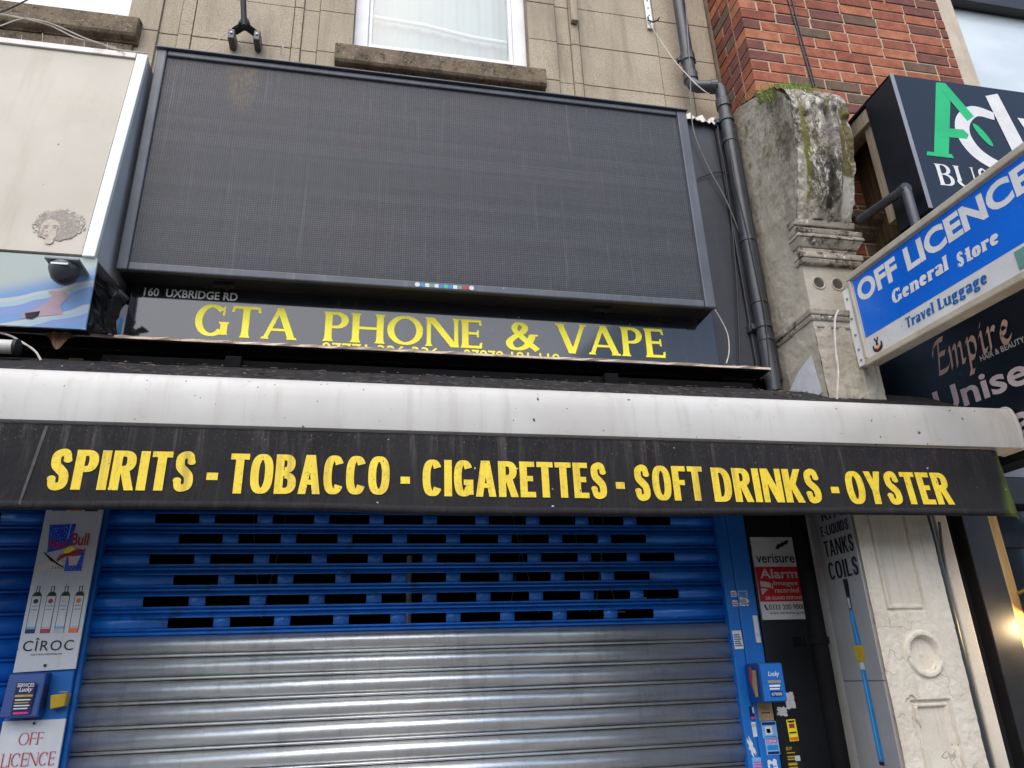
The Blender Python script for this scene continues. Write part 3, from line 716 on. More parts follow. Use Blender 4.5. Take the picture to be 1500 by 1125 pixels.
# capital mouldings wrap the front and both flanks
cp = MB()
def ring(z0, z1, p0, p1=None):
    p1 = p0 if p1 is None else p1; yb = -.02
    a, b = -.405-p0, -.405-p1
    vs = [(PX0-p0, a, z0), (2.20+p0, a, z0), (2.20+p0, yb, z0), (PX0-p0*.5, yb, z0), (PX0-p1, b, z1), (2.20+p1, b, z1), (2.20+p1, yb, z1), (PX0-p1*.5, yb, z1)]
    cp.hexa(vs)
def ring2(z0, z1, p0, p1): 
    """front only moulding"""
    cp.hexa([(PX0-p0*.4, -.405-p0, z0), (2.20+p0, -.405-p0, z0), (2.20+p0, -.35, z0), (PX0-p0*.4, -.37, z0), (PX0-p1*.4, -.405-p1, z1), (2.20+p1, -.405-p1, z1), (2.20+p1, -.35, z1), (PX0-p1*.4, -.37, z1)])
for q in [(3.515,3.549,.028,.034),(3.49,3.514,.014,.02),(3.462,3.489,.044,.05),(3.44,3.461,.052,.048),(3.40,3.439,.02,.046),(3.372,3.399,.014,.018),(3.34,3.371,.034,.034),(3.315,3.339,.02,.03)]: ring2(*q)
ring(3.055, 3.085, .014, .02); ring(3.03, 3.054, .006, .012)
cp.build('capital', 'corb_dirty', Pi, bevel=.006)
for cx in (1.995, 2.09):
    rr = MB(); rr.lathe((cx, -.404, 3.225), -Y, [(.034,-.004),(.034,.003),(.030,.005),(.026,.003),(.025,.001)], 24)
    ro = rr.build('roundel', 'corb_side', Pi, smooth=True); ROOTLOC[ro.name] = ROOTLOC[Pi.name]
    disc(MB(), (cx, -.4056, 3.225), X, Z, .025, 20).build('hollow', 'corb_hollow', ro)  # flat disc; the shade inside a drilled hole is put into its colour
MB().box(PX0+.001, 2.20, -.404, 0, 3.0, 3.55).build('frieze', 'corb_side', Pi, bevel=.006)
def shaft(u, z):
    x = PX0+u*(PX1-PX0) if z < 2.46 else PX0+u*(2.205-PX0)
    t = x-PX0; h = .003*nz(x, 1, z, 8)+.0015*nz(x, 2, z, 40)
    def mould(d):        # d: distance inside the edge of a sunk panel
        return -.014*ss(.0, .008, d)+.010*(ss(.010, .016, d)-ss(.022, .030, d))-.008*ss(.03, .036, d)
    if z < 2.45:
        d = min(x-1.985, 2.165-x, z-1.785); 
        if d > 0: h += mould(d)
        d = min(x-2.005, 2.175-x, 1.475-z)
        if d > 0: h += mould(d)
        rr_ = math.hypot((x-2.105)/1.0, (z-1.632)/1.05); 
        h += .010*(ss(.083, .076, rr_)-ss(.066, .058, rr_)); h -= .022*ss(.060, .050, rr_); h += .010*ss(.03, .0, rr_)
    else:
        h = h+.004*nz(x, 4, z, 14)+.0035*(1 if math.cos(t*2*math.pi/.07) > .25 else -1)
    if nz(x, 9, z, 3.1) > .62: h -= .006
    return (x, -.40-h, z)
mb = MB(); field(mb, 0, 1, 130, 1.0, 2.455, 520, shaft); mb.build('shaft', 'render', Pi, smooth=True)
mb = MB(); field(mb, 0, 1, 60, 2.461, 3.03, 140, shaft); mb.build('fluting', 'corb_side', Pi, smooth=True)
MB().box(PX0+.002, PX1-.004, -.385, 0, 0, 2.55).build('shaft_core', 'render', Pi)
MB().box(2.385, 2.446, -.30, 0, 0, 2.5).box(2.27, 2.384, -.12, 0, 0, 2.5).build('side_strip', 'render', Pi, bevel=.006)
# dirty cornice beside the corbel
co = MB(); co.prism([(0,3.66),(-.40,3.66),(-.42,3.64),(-.40,3.615),(-.36,3.60),(-.36,3.585),(-.31,3.55),(0,3.55)], 2.205, 2.45)
co.prism([(0,3.549),(-.27,3.549),(-.27,3.46),(0,3.46)], 2.205, 2.45)
tag(co.build('cornice', 'sill', bevel=.004), 'dirty moulded stone cornice end to the right of the mossy corbel', 'cornice')

# moss and grass growing on the corbel
gr = MB()
def fy_top(y): return 4.46-.21*(-y-.15)/.35-.005
for i in range(520):
    if i < 330: y = -random.uniform(.20, .50); x = random.uniform(1.96, 2.16)*1 if random.random() < .5 else random.gauss(2.03, .05)
    elif i < 430: y = -random.uniform(.36, .5); x = random.uniform(1.93, 1.99)
    else: y = -random.uniform(.5, .57); x = random.gauss(2.08, .02)
    z = [q for q in [4.46-(4.46-4.25)*(-y-.15)/.35]][0]-.006
    if i >= 430: z = random.uniform(4.07, 4.10); y = -.60
    L = random.uniform(.02, .085) if i < 430 else random.uniform(.01, .025); a = random.uniform(0, 6.28); ln = random.uniform(.1, .9)
    d = Vector((math.cos(a)*ln, math.sin(a)*ln-.3, 1)).normalized()*L; s_ = Vector((math.sin(a), -math.cos(a), 0))*.0022
    p = Vector((x, y, z)); gr.add([p-s_, p+s_, p+d*.6+s_*.7, p+d], [(0, 1, 2, 3)])
for i in range(520):
    x = random.choice([random.gauss(2.03, .035), random.uniform(1.94, 2.16), random.gauss(2.1, .02)]); y = -random.uniform(.40, .51); z = 4.46-.21*(-y-.15)/.35-.008+(.018 if x > 1.99 else 0)
    L = random.uniform(.03, .075); a = random.uniform(0, 6.28); ln = random.uniform(.1, 1.0); d = Vector((math.cos(a)*ln, math.sin(a)*ln, 1)).normalized()*L; s_ = Vector((math.sin(a), -math.cos(a), 0))*.0016
    p = Vector((x, y, z)); gr.add([p-s_, p+s_, p+d*.6+s_*.7, p+d], [(0, 1, 2, 3)])
for i in range(420):
    b_ = random.random() < .45
    if b_: x = 1.925+random.uniform(-.004, .03); y = random.uniform(-.46, -.34); z = fy_top(y)-random.uniform(.0, .05); dv = (-.5, -.1)
    else: x = random.gauss(2.04, .05); y = random.uniform(-.50, -.40); z = fy_top(y); dv = (0, 0)
    L = random.uniform(.04, .10); a = random.uniform(0, 6.28); ln = random.uniform(.1, .9); d = Vector((math.cos(a)*ln+dv[0], math.sin(a)*ln+dv[1], 1)).normalized()*L; s_ = Vector((math.sin(a), -math.cos(a), 0))*.0019
    p = Vector((x, y, z)); gr.add([p-s_, p+s_, p+d*.6+s_*.7, p+d], [(0, 1, 2, 3)])
o = gr.build('grass', 'grass'); o['kind'] = 'stuff'
dr = MB()
for i in range(26):
    p = Vector((random.uniform(1.93, 2.0), random.uniform(-.26, -.05), 4.40+random.uniform(0, .03))); a = random.uniform(0, 6.28)
    d = Vector((random.uniform(-.5, .3), random.uniform(-.3, .3), 1)).normalized()*random.uniform(.05, .14)
    dr.tube([p, p+d*.5, p+d+Vector((.008*math.cos(a), .008*math.sin(a), -.004))], [.0014, .001, .0005], 4)
tag(dr.build('dry_weed', 'drygrass'), 'dry pale weed stems on the corbel top beside the black drainpipe', 'weed')
for i, (x, y, z, lab) in enumerate([(2.20, -.50, 4.24, 'dry pale weed stems at the right edge of the corbel top')]):
    dr = MB()
    for k in range(10):
        p = Vector((x+random.uniform(-.04, .03), y, z)); d = Vector((random.uniform(-.4, .4), random.uniform(-.3, .1), 1)).normalized()*random.uniform(.04, .09)
        dr.tube([p, p+d*.6, p+d], [.0014, .001, .0005], 4)
    tag(dr.build('dry_weed', 'drygrass'), lab, 'weed')

# ------------------------------------------------------------------ LED screen
L = thing('led_screen', 'large switched off black electronic display screen in a grey metal frame', 'screen', (.28, -.14, 3.148))
x0, x1, z0, z1, yf = -.997, 1.556, 3.148, 4.292, -.25
MB().box(x0+.004, x1-.004, -.225, -.05, z0+.004, z1-.004).build('cabinet', 'black', L, bevel=.003)
f = MB(); wl = .042
f.box(x0, x0+wl, yf, -.224, z0, z1); f.box(x1-wl-.012, x1, yf, -.224, z0, z1)
f.box(x0+wl+.001, x1-wl-.013, yf+.002, -.224, z1-.03, z1-.001); f.box(x0+wl+.001, x1-wl-.013, yf+.002, -.224, z0+.001, z0+.038)
f.build('frame', 'ledframe', L, bevel=.006)
lip = MB(); lip.box(x0-.006, x1+.004, -.262, -.03, z1+.0005, z1+.008); lip.build('top_cap', 'ledframe', L, bevel=.002)
MB().box(x0+wl, x1-wl-.012, -.236, -.226, z0+.038, z1-.03).build('screen', 'led', L)
st = MB(); zz = z0+.019; yy = yf+.0005
for i in range(12): rectf(st, .178+.02*i, .196+.02*i, z0+.010, z0+.027, yy-.0, [1,2,0,3,0,2,4,2,0,3,5,5][i])
disc(st, (.185, yy-.0006, zz), X, Z, .011, 16, 0); disc(st, (.418, yy-.0006, zz), X, Z, .011, 16, 0)
st.build('sticker_strip', ['signwhite', 'lightblue', 'vape', 'teal', 'green', 'redtext'], L)
for bx in (-.60, 1.03):
    b = MB(); b.box(bx-.04, bx+.04, -.19, -.165, z0-.012, z0+.003); b.tube([(bx+.012, -.178, z0-.012), (bx+.012, -.178, z0-.026)], .004, 6); b.build('fixing', 'black', L)

# ------------------------------------------------------------------ fascia sign
G = thing('shop_sign', 'glossy black fascia sign with yellow flared capitals under the dark screen', 'shop sign', (.31, -.12, 2.78))
yp = -.130
MB().box(-.966, 1.594, yp, -.11, 2.78, 3.36).build('panel', 'gloss', G, bevel=.002)
lt = MB(); sp_ = dict(t=.185, h=.092, serif=.05)
for s, a, b, zb, zt in [('GTA',-.703,-.30,2.926,3.070),('PHONE',-.198,.478,2.93,3.068),('&',.582,.735,2.928,3.070),('VAPE',.808,1.326,2.930,3.076)]:
    lt = MB(); front(lt, stroke_text(s, gap=.05, **sp_), a*1.004, b*1.004, zb+.006, zt+.006, yp); lt.build('lettering', 'yellow', G)
ph_ = MB(); front(ph_, font_text('07771 326 336', .012), -.2, .29, 2.878, 2.930, yp); front(ph_, font_text('07878 181 119', .012), .395, .825, 2.878, 2.930, yp); rectf(ph_, .315, .37, 2.900, 2.908, yp-.0015)
ph_.build('phone_number', 'yellow', G)
ad = MB(); front(ad, font_text('160  UXBRIDGE RD', .02), -.916, -.553, 3.098, 3.136, yp); ad.build('address_lettering', 'white', G)

# black sheet to the right of the screen, torn flashing on top
mb = MB(); mb.box(1.575, 1.79, -.10, -.08, 2.86, 4.40); mb.box(1.791, 1.915, -.115, -.08, 2.86, 4.375)
tag(mb.build('cladding_sheet', 'slate', bevel=.003), 'dark grey metal cladding sheet between the screen and the corbel', 'cladding')
fl = MB(); n = 24; top = []; bot = []
for i in range(n+1):
    x = 1.57+.33*i/n; top.append((x, -.10-.02*math.sin(i*1.3), 4.425-.03*i/n)); bot.append((x, -.125-.012*random.random(), 4.385-.03*i/n-random.uniform(0, .028)))
fl.add(top+bot, [(i, n+1+i, n+2+i, i+1) for i in range(n)]); o = fl.build('torn_flashing', 'frame_dirty'); o.modifiers.new('thick', 'SOLIDIFY').thickness = .004
tag(o, 'torn pale flashing strip along the top of the dark cladding sheet', 'flashing')
# ------------------------------------------------------------------ ledge and awning
lg = thing('ledge', 'thin corroded ledge running across below the black fascia sign', 'ledge', (0, -.1, 2.84))
mb = MB(); n = 90
vs = []; fs = []
for i in range(n+1):
    x = -3.2+4.985*i/n; d = random.uniform(-.003, .003)
    vs += [(x, -.235+d, 2.857+d*.6), (x, -.235-d, 2.868+d*.5), (x, -.02, 2.872), (x, -.02, 2.861)]
for i in range(n):
    a = i*4; fs += [(a+k, a+4+k, a+4+(k+1) % 4, a+(k+1) % 4) for k in range(4)]
fs += [(0, 1, 2, 3), (n*4+3, n*4+2, n*4+1, n*4)]
mb.add(vs, fs); mb.build('shelf', 'rust', lg)
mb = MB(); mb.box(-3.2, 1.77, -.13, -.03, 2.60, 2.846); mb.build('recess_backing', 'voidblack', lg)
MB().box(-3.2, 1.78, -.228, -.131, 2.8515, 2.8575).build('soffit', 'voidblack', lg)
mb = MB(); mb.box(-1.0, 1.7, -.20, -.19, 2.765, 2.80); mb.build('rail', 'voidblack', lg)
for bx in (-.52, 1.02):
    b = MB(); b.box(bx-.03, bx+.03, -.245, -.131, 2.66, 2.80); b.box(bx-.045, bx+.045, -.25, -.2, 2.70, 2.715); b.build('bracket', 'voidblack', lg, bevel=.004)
for a, b_, z in ((-.80, -.64, 2.745), (-1.12, -1.07, 2.755)):
    tag(MB().box(a, b_, -.19, -.14, z, z+.03).build('timber_batten', 'timberdark', bevel=.003), 'short brown batten in the dark gap under the ledge, ' + ('below the street number' if a > -1 else 'beside the white tube end'), 'batten')

A = thing('awning', 'retracted black awning with white front bar and yellow lettered valance', 'awning', (.3, -.35, 2.1))
ax0, ax1 = -2.9, 2.605; ya = -.60
prof = [(ya+.004, 2.392), (ya-.004, 2.396), (ya-.007, 2.42), (ya-.0085, 2.46), (ya-.0075, 2.50), (ya-.0035, 2.532), (ya+.004, 2.553), (ya+.014, 2.567), (ya+.027, 2.576), (ya+.042, 2.580), (ya+.07, 2.578), (ya+.10, 2.55), (ya+.10, 2.392)]
mb = MB(); mb.prism(prof, ax0, ax1); o = mb.build('front_bar', 'bar', A, smooth=True)
mb = MB(); mb.prism([(y-.006 if i < 11 else y+.006, z+(.006 if 5 < i < 12 else 0)-(.004 if i in (0, 1, 12) else 0)) for i, (y, z) in enumerate(prof)], ax1+.0005, ax1+.022); mb.build('end_cap', 'bar', A, bevel=.008)
# hood of dark fabric rising to the wall, with waviness
def hood(u, v):
    y = ya+.075+(.33)*v; z = 2.576+.196*v+.016*math.sin(v*3.1)+.004*nz(u, v, 0, 3)
    return (u, y, z)
mb = MB(); field(mb, ax0, 2.50, 120, 0, 1, 8, hood); o = mb.build('hood', 'fabric', A, smooth=True); o.modifiers.new('thick', 'SOLIDIFY').thickness = .006
VOFF = 1
vx0, vx1 = -2.85, 2.545
def val(x, v):
    z = 2.388-v*(.276+.004*math.sin(x*2.2)+.006*nz(x, 0, 0, .9)); y = ya+.006-.010*v-.006*v*math.sin(x*3.1+1)-.004*v*nz(x, v, 3, 2.2)
    if x > 2.45: y += .12*((x-2.45)/.1)**2*.5
    return (x, y, z)
mb = MB(); field(mb, vx0, vx1, 300, 0, 1, 14, val)
o = mb.build('valance', 'fabric', A, smooth=True); o.modifiers.new('thick', 'SOLIDIFY').thickness = .004; o.modifiers['thick'].offset = VOFF
hm = MB(); field(hm, vx0, 2.45, 300, .9, .985, 2, lambda x, v: (lambda p: (p[0], p[1]-.0015, p[2]))(val(x, v))); o = hm.build('hem', 'fabric', A, smooth=True); o.modifiers.new('thick', 'SOLIDIFY').thickness = .001; o.modifiers['thick'].offset = 0
lt = MB()
def valfix(layers, x0, x1, z0, z1):
    t = MB(); lt = MB(); front(t, layers, x0, x1, z0, z1, 0)
    lt.add([(x, val(x, (2.388-z)/.276)[1]-.0004+y, z) for x, y, z in t.v], t.f); lt.build('lettering', 'yellow2', A)
for s, a, b in [('SPIRITS',-.948,-.529),('TOBACCO',-.424,.080),('CIGARETTES',.189,.833),('SOFT',.936,1.199),('DRINKS',1.234,1.664),('OYSTER',1.771,2.218)]:
    m_ = (a+b)/2; dz = -.0072*(m_+.9)
    valfix(stroke_text(s, t=.205, h=.15, gap=.055), a, b, 2.176+dz, 2.308+dz)
for a, b in [(-.492,-.458),(.116,.147),(.866,.899),(1.706,1.739)]:
    dz = -.0072*(a+.9); valfix([([(0,0),(1,0),(1,1),(0,1)], [(0,1,2,3)])], a, b, 2.217+dz, 2.241+dz)
# litter lying along the hood
lb = MB()
for i in range(420):
    x = random.uniform(-1.0, 2.2); v = random.uniform(.02, .98); p = Vector(hood(x, v))+Vector((0, -.004, .005)); a = random.uniform(0, 6.28); L_ = random.uniform(.004, .02)
    d = Vector((math.cos(a), math.sin(a)*.5, math.sin(a)*.25))*L_; s_ = Vector((-math.sin(a), math.cos(a)*.5, .4))*random.uniform(.001, .004)
    lb.add([p-d-s_, p+d-s_*.4, p+d*.7+s_, p-d*.8+s_], [(0, 1, 2, 3)])
o = lb.build('leaf_litter', 'litter'); o['kind'] = 'stuff'
lb = MB()
for i in range(60):
    x = random.uniform(-1.0, 1.75); p = Vector((x, -.228, 2.872)); a = random.uniform(0, 6.28); d = Vector((math.cos(a), math.sin(a)*.5, .3*math.sin(a)))*random.uniform(.004, .018); s_ = Vector((0, .002, .003))
    lb.add([p-d, p+d, p+d+s_, p-d+s_], [(0, 1, 2, 3)])
o = lb.build('ledge_litter', 'litter'); o['kind'] = 'stuff'
# white tube of the neighbour's awning at the left
T = thing('awning_tube', 'white end of the neighbouring awning tube under the ledge at the left', 'awning tube', (-2, -.3, 2.73))
mb = MB(); mb.tube([(-3.1, -.33, 2.755), (-1.245, -.33, 2.757)], .026, 20); mb.build('tube', 'bar', T, smooth=False)
mb = MB(); mb.lathe((-1.245, -.33, 2.757), X, [(.031, 0), (.031, .012), (.02, .016), (.004, .016)], 20); mb.build('end_cap', 'black', T)
lf = MB(); c = at(88, 492, -.25); n = 12
lf.add([c+Vector((.05*(k/n-.5)*2, .008*math.sin(k*1.3)-.004, .012*math.sin(k*.9)+.028*math.sin(math.pi*k/n)+(.01 if k % 3 == 0 else 0))) for k in range(n+1)] + [c+Vector((.04*(k/n-.5)*2, -.006, -.008-.05*math.sin(math.pi*k/n)**2)) for k in range(n+1)], [(i, n+1+i, n+2+i, i+1) for i in range(n)])
o = lf.build('dry_leaf', 'leaf'); o.modifiers.new('thick', 'SOLIDIFY').thickness = .0012
tag(o, 'curled dry brown leaf caught on the ledge below the blue poster', 'leaf')

# ------------------------------------------------------------------ roller shutters
def slat_curve(z, pitch=.0768):
    """(y, z) points of one lath, bottom to top"""
    pts = [(.034, z+.0005), (.005, z+.0035), (-.003, z+.0068), (.001, z+.0108), (.034, z+.0125)]
    for k in range(9):
        t = k/8; pts.append((.010-.021*math.sin(math.pi*(.05+.90*t))**.7, z+.0168+.0572*t))
    pts.append((.034, z+pitch-.0008)); return pts
def shutter_solid(mb, x0, x1, z0, n, mi=0, yo=0.0):
    for k in range(n):
        pr = [(y+yo, z) for y, z in slat_curve(z0+k*.0768)]; mb.prism(pr, x0, x1, mi, caps=False, closed=False)
def shutter_punched(mb, x0, x1, z0, n, holes, mi=0):
    for k in range(n):
        z = z0+k*.0768; pr = slat_curve(z); hs_ = holes(k)
        lo, hi = 6, 11           # hole between these profile points
        mb.prism(pr[:lo+1], x0, x1, mi, caps=False, closed=False); mb.prism(pr[hi:], x0, x1, mi, caps=False, closed=False)
        x = x0
        for a, b in hs_:
            mb.prism(pr[lo:hi+1], x, a, mi, caps=False, closed=False); x = b
        mb.prism(pr[lo:hi+1], x, x1, mi, caps=False, closed=False)
S = thing('roller_shutter', 'closed roller shutter with punched blue laths above and bare steel laths below', 'roller shutter', (.28, 0, 0))
zb = 1.787; zlow = zb-.0768*23
mb = MB(); shutter_solid(mb, -.975, 1.522, zlow, 23); o = mb.build('steel_curtain', 'galv', S, smooth=True)
o.modifiers.new('thick', 'SOLIDIFY').thickness = .0015; o.modifiers['thick'].offset = -1
def holes(k):
    return [(-.683+.2148*i, -.683+.2148*i+.157) for i in range(9)] if k % 2 == 0 else [(-.777+.2148*i, -.777+.2148*i+.157) for i in range(10)]
mb = MB(); shutter_punched(mb, -.975, 1.522, zb, 9, holes); o = mb.build('punched_curtain', 'blue', S, smooth=True)
o.modifiers.new('thick', 'SOLIDIFY').thickness = .002; o.modifiers['thick'].offset = -1
S2 = thing('roller_shutter', 'blue roller shutter at the far left behind the tall advert panel', 'roller shutter', (-2, 0, 0))
def holes2(k): return [(-1.305-.2148*i-.157, -1.305-.2148*i) for i in range(6)][::-1] if k % 2 else [(-1.412-.2148*i-.157, -1.412-.2148*i) for i in range(6)][::-1]
mb = MB(); shutter_solid(mb, -3.1, -1.138, zlow, 27); shutter_punched(mb, -3.1, -1.138, zlow+27*.0768, 5, holes2); o = mb.build('curtain', 'blue', S2, smooth=True)
o.modifiers.new('thick', 'SOLIDIFY').thickness = .002; o.modifiers['thick'].offset = -1
# dark shop behind the punched laths
sh = thing('shop_interior', 'dark shop interior seen through the punched holes of the blue shutter', 'shop interior', (.28, .6, 0))
mb = MB(); mb.box(-3.2, 1.68, 1.3, 1.4, 0, 2.9); mb.box(-3.2, 1.68, .06, 1.3, 2.7, 2.8); mb.box(1.66, 1.70, .08, 1.3, 0, 2.7); mb.box(-3.3, -3.2, .06, 1.3, 0, 2.7); mb.box(-3.2, 1.66, .06, 1.3, -.05, .02); mb.build('room', 'voidblack', sh)
mb = MB()
for x, dx in ((-.45, .05), (-.3, -.05), (.62, .08), (.70, -.06), (.98, .07), (.9, .04), (1.06, -.05)):
    mb.tube([(x, .12, 2.35), (x+dx*.6, .11, 2.1), (x+dx*1.5, .12, 1.85)], .0035, 5)
mb.build('hanging_cord', 'cablegrey', sh)
mb = MB(); mb.tube([(.20, .2, 1.75), (.20, .2, 2.1)], .012, 8); mb.build('upright_tube', 'silver', sh)
for q in ((1.17,1.22,1.90,1.906),(1.08,1.12,1.845,1.85)): MB().box(q[0], q[1], .12, .14, q[2], q[3]).build('shelf_edge', 'silver', sh)

# posts
P = thing('shutter_post', 'blue painted steel post between the two shutters', 'post', (-1.045, -.03, 0))
mb = MB(); mb.box(-1.138, -.955, -.05, .05, 0, 2.46); mb.box(-.954, -.94, -.03, .05, 0, 2.46); mb.box(-1.15, -1.139, -.03, .05, 0, 2.46); mb.build('post', 'bluepost', P, bevel=.003)
P = thing('shutter_post', 'blue painted steel shutter guide covered in stickers at the right', 'post', (1.58, -.02, 0))
sm = MB(); sm.poly([vs_ for vs_ in [(-.985,val(-.985,.03)[1]-.0015,2.38),(-.975,val(-.975,.03)[1]-.0015,2.38),(-1.005,val(-1.005,.97)[1]-.002,2.12),(-1.012,val(-1.012,.97)[1]-.002,2.12)]]); sm.build('seam', 'fabricseam', A)
mb = MB(); mb.box(1.515, 1.566, -.03, .06, 0, 2.46); mb.box(1.567, 1.65, -.034, .06, 0, 2.46); mb.build('guide', 'bluepost', P, bevel=.004)
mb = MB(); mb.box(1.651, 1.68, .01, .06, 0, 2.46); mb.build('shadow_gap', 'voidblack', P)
b = MB(); b.box(1.618, 1.638, -.046, -.0345, 1.70, 1.81); b.lathe((1.628, -.046, 1.735), -Y, [(.006, 0), (.006, .006), (.003, .008)], 10); tag(b.build('latch_plate', 'silver', bevel=.003), 'small white latch plate screwed to the right blue shutter guide', 'latch')
dd = MB(); dd.box(1.681, 1.925, .012, .06, 0, 2.46); tag(dd.build('door_panel', 'darkdoor', bevel=.002), 'dark navy side door panel under the awning behind the alarm notice', 'door')
# ------------------------------------------------------------------ neighbour's faded sign box on the left
L = thing('sign_box', 'faded cream lightbox sign with white frame and a ghostly portrait print', 'sign', (-2, -.2, 3.19))
def tl(x, z, off=0):          # point on its leaning face
    t = (z-3.11)/(4.21-3.11); return (x, -.40+.12*t-off, z)
def lean(mb, x0, x1, z0, z1, o0, o1, mi=0):
    a = [tl(x0, z0, o1), tl(x1, z0, o1), tl(x1, z0, o0), tl(x0, z0, o0), tl(x0, z1, o1), tl(x1, z1, o1), tl(x1, z1, o0), tl(x0, z1, o0)]
    mb.hexa(a, mi); return mb
mb = MB(); lean(mb, -3.1, -1.067, 3.115, 4.182, -.02, -.002); mb.build('face', 'cream', L)
mb = MB(); lean(mb, -1.063, -1.018, 3.105, 4.215, -.02, .006); mb.build('frame_stile', 'frame_white', L, bevel=.004)
mb = MB(); lean(mb, -3.1, -1.065, 4.184, 4.216, -.02, .008); mb.build('frame_rail', 'frame_dirty', L, bevel=.003)
mb = MB(); a = [tl(-3.1, 3.11, -.021), tl(-1.022, 3.11, -.021), (-1.022, -.02, 3.16), (-3.1, -.02, 3.16), tl(-3.1, 4.21, -.021), tl(-1.022, 4.21, -.021), (-1.022, -.02, 4.21), (-3.1, -.02, 4.21)]
mb.hexa(a); mb.build('box', 'returnside', L)
pr = MB()
def tp(x, z, k): return tl(x, z, .0010+.0008*k) 
cx, cz = -1.182, 3.235
hair = []
for k in range(48):
    a = k*2*math.pi/48; q = 1+.10*noise.noise(Vector((math.cos(a)*3, math.sin(a)*3, 2)))+.05*noise.noise(Vector((math.cos(a)*9, math.sin(a)*9, 5)))
    hair.append(tp(cx+.088*q*math.cos(a)+.012, cz+.082*q*math.sin(a)+.006, 0))
def hk(x, z, k): p = tp(x, z, 0); return (p[0], p[1]-.00001*k, p[2])
hair = []
for k in range(90):
    a = k*2*math.pi/90; q = 1+.12*noise.noise(Vector((math.cos(a)*2, math.sin(a)*2, 2)))+.10*noise.noise(Vector((math.cos(a)*7, math.sin(a)*7, 5)))+.06*noise.noise(Vector((math.cos(a)*20, math.sin(a)*20, 8)))
    hair.append(hk(cx+.014+.080*q*math.cos(a), cz+.006+.070*q*math.sin(a), 0))
pr.poly(hair, 0)
for i in range(110):
    a = random.uniform(-.4, 3.7); q = random.uniform(.92, 1.12); rad = random.uniform(.002, .006)
    pr.poly([hk(cx+.014+.080*q*math.cos(a)+rad*math.cos(j*1.047), cz+.006+.070*q*math.sin(a)+rad*math.sin(j*1.047), 1+i*.3) for j in range(6)], 2 if i % 2 else 0)
pr.poly([tp(cx-.012+.034*math.cos(k*math.pi/10)-.004*math.sin(k*math.pi/10), cz-.016+.047*math.sin(k*math.pi/10), 1) for k in range(20)], 1)
pr.poly([tp(cx-.004+.015*math.cos(k*math.pi/8), cz-.068+.018*math.sin(k*math.pi/8), 1.4) for k in range(16)], 1)
for ex, ez, rx, rz in ((-.046,-.010,.007,.0035),(-.018,-.007,.007,.0035),(-.036,-.046,.009,.005),(-.038,-.029,.004,.003),(-.047,-.001,.010,.003),(-.016,.002,.010,.003),(-.052,-.03,.004,.018),(-.004,-.02,.004,.022)):
    ex += .018; pr.poly([tp(cx+ex+rx*math.cos(k*math.pi/6), cz+ez+rz*math.sin(k*math.pi/6), 2) for k in range(12)], 0)
pr.build('portrait_print', ['portrait', 'portraitface', 'portraitedge'], L)

Po = thing('poster_panel', 'sun-bleached blue striped poster panel below the cream lightbox at the left', 'poster', (-2, -.28, 2.84))
mb = MB(); mb.hexa([(-3.1,-.312,2.850),(-1.036,-.312,2.850),(-1.036,-.302,2.850),(-3.1,-.302,2.850),(-3.1,-.394,3.104),(-1.011,-.394,3.104),(-1.011,-.384,3.104),(-3.1,-.384,3.104)]); mb.build('sheet', 'poster', Po)
mb = MB(); mb.box(-3.1, -1.045, -.2995, -.05, 2.86, 3.105); mb.build('backing', 'black', Po)
y = -.3108; f = MB()
def P2(l, k=0, mi=0): f.poly([(a, -.3132-(b-2.85)*.3228-k*.0006, b) for a, b in l], mi)
P2([(-1.17,2.975),(-1.15,2.985),(-1.115,2.985),(-1.10,2.96),(-1.125,2.93),(-1.115,2.90),(-1.14,2.895),(-1.20,2.885),(-1.255,2.875),(-1.245,2.895),(-1.20,2.915),(-1.165,2.94),(-1.155,2.962)], 0, 0)
P2([(-1.24,2.895),(-1.19,2.905),(-1.195,2.888),(-1.215,2.875),(-1.235,2.876)], 1, 1); P2([(-1.16,2.985),(-1.09,2.99),(-1.085,2.982),(-1.16,2.976)], 1, 2)
f.build('printed_shape', ['palepink', 'slate', 'signwhite'], Po)
d = MB(); cx, cz = -1.092, 3.036; n = 16
for k in range(5):
    pass
d.lathe((cx, -.440, cz), -Z, [(.050,0),(.053,.006),(.053,.016),(.049,.030),(.039,.052),(.024,.066),(.008,.072)], 24)
dm = thing('dome_camera', 'smoky dome camera on the blue poster under the portrait', 'camera', (cx, -.42, 2.96))
d.build('dome', 'plastic', dm, smooth=True)
mb = MB(); mb.box(cx-.055, cx+.058, -.49, -.376, cz+.0005, cz+.012); mb.build('base_plate', 'greyside', dm, bevel=.003)
mb = MB(); mb.box(cx-.028, cx+.028, -.4945, -.4925, cz-.022, cz-.015); mb.build('label_strip', 'silver', dm)
# torn black plastic between poster and fascia sign
t = MB(); rows = [[(-1.035,-.315,3.07),(-.985,-.33,3.05),(-.945,-.31,3.03),(-.925,-.27,3.005)],[(-1.03,-.30,3.03),(-.985,-.29,3.0),(-.96,-.30,2.995),(-.935,-.25,2.985)],[(-1.045,-.30,2.98),(-1.0,-.27,2.955),(-.975,-.28,2.93),(-.965,-.22,2.94)],[(-1.055,-.29,2.92),(-1.01,-.25,2.90),(-.985,-.27,2.88),(-.975,-.2,2.88)],[(-1.06,-.29,2.875),(-1.02,-.24,2.865),(-.975,-.25,2.862),(-.955,-.2,2.862)]]
t.add([p for r in rows for p in r], [(j*4+i, j*4+i+1, j*4+i+5, j*4+i+4) for j in range(4) for i in range(3)])
t.v = [(a+random.uniform(-.008,.008), b+random.uniform(-.022,.022), c_+random.uniform(-.008,.008)) for a, b, c_ in t.v]
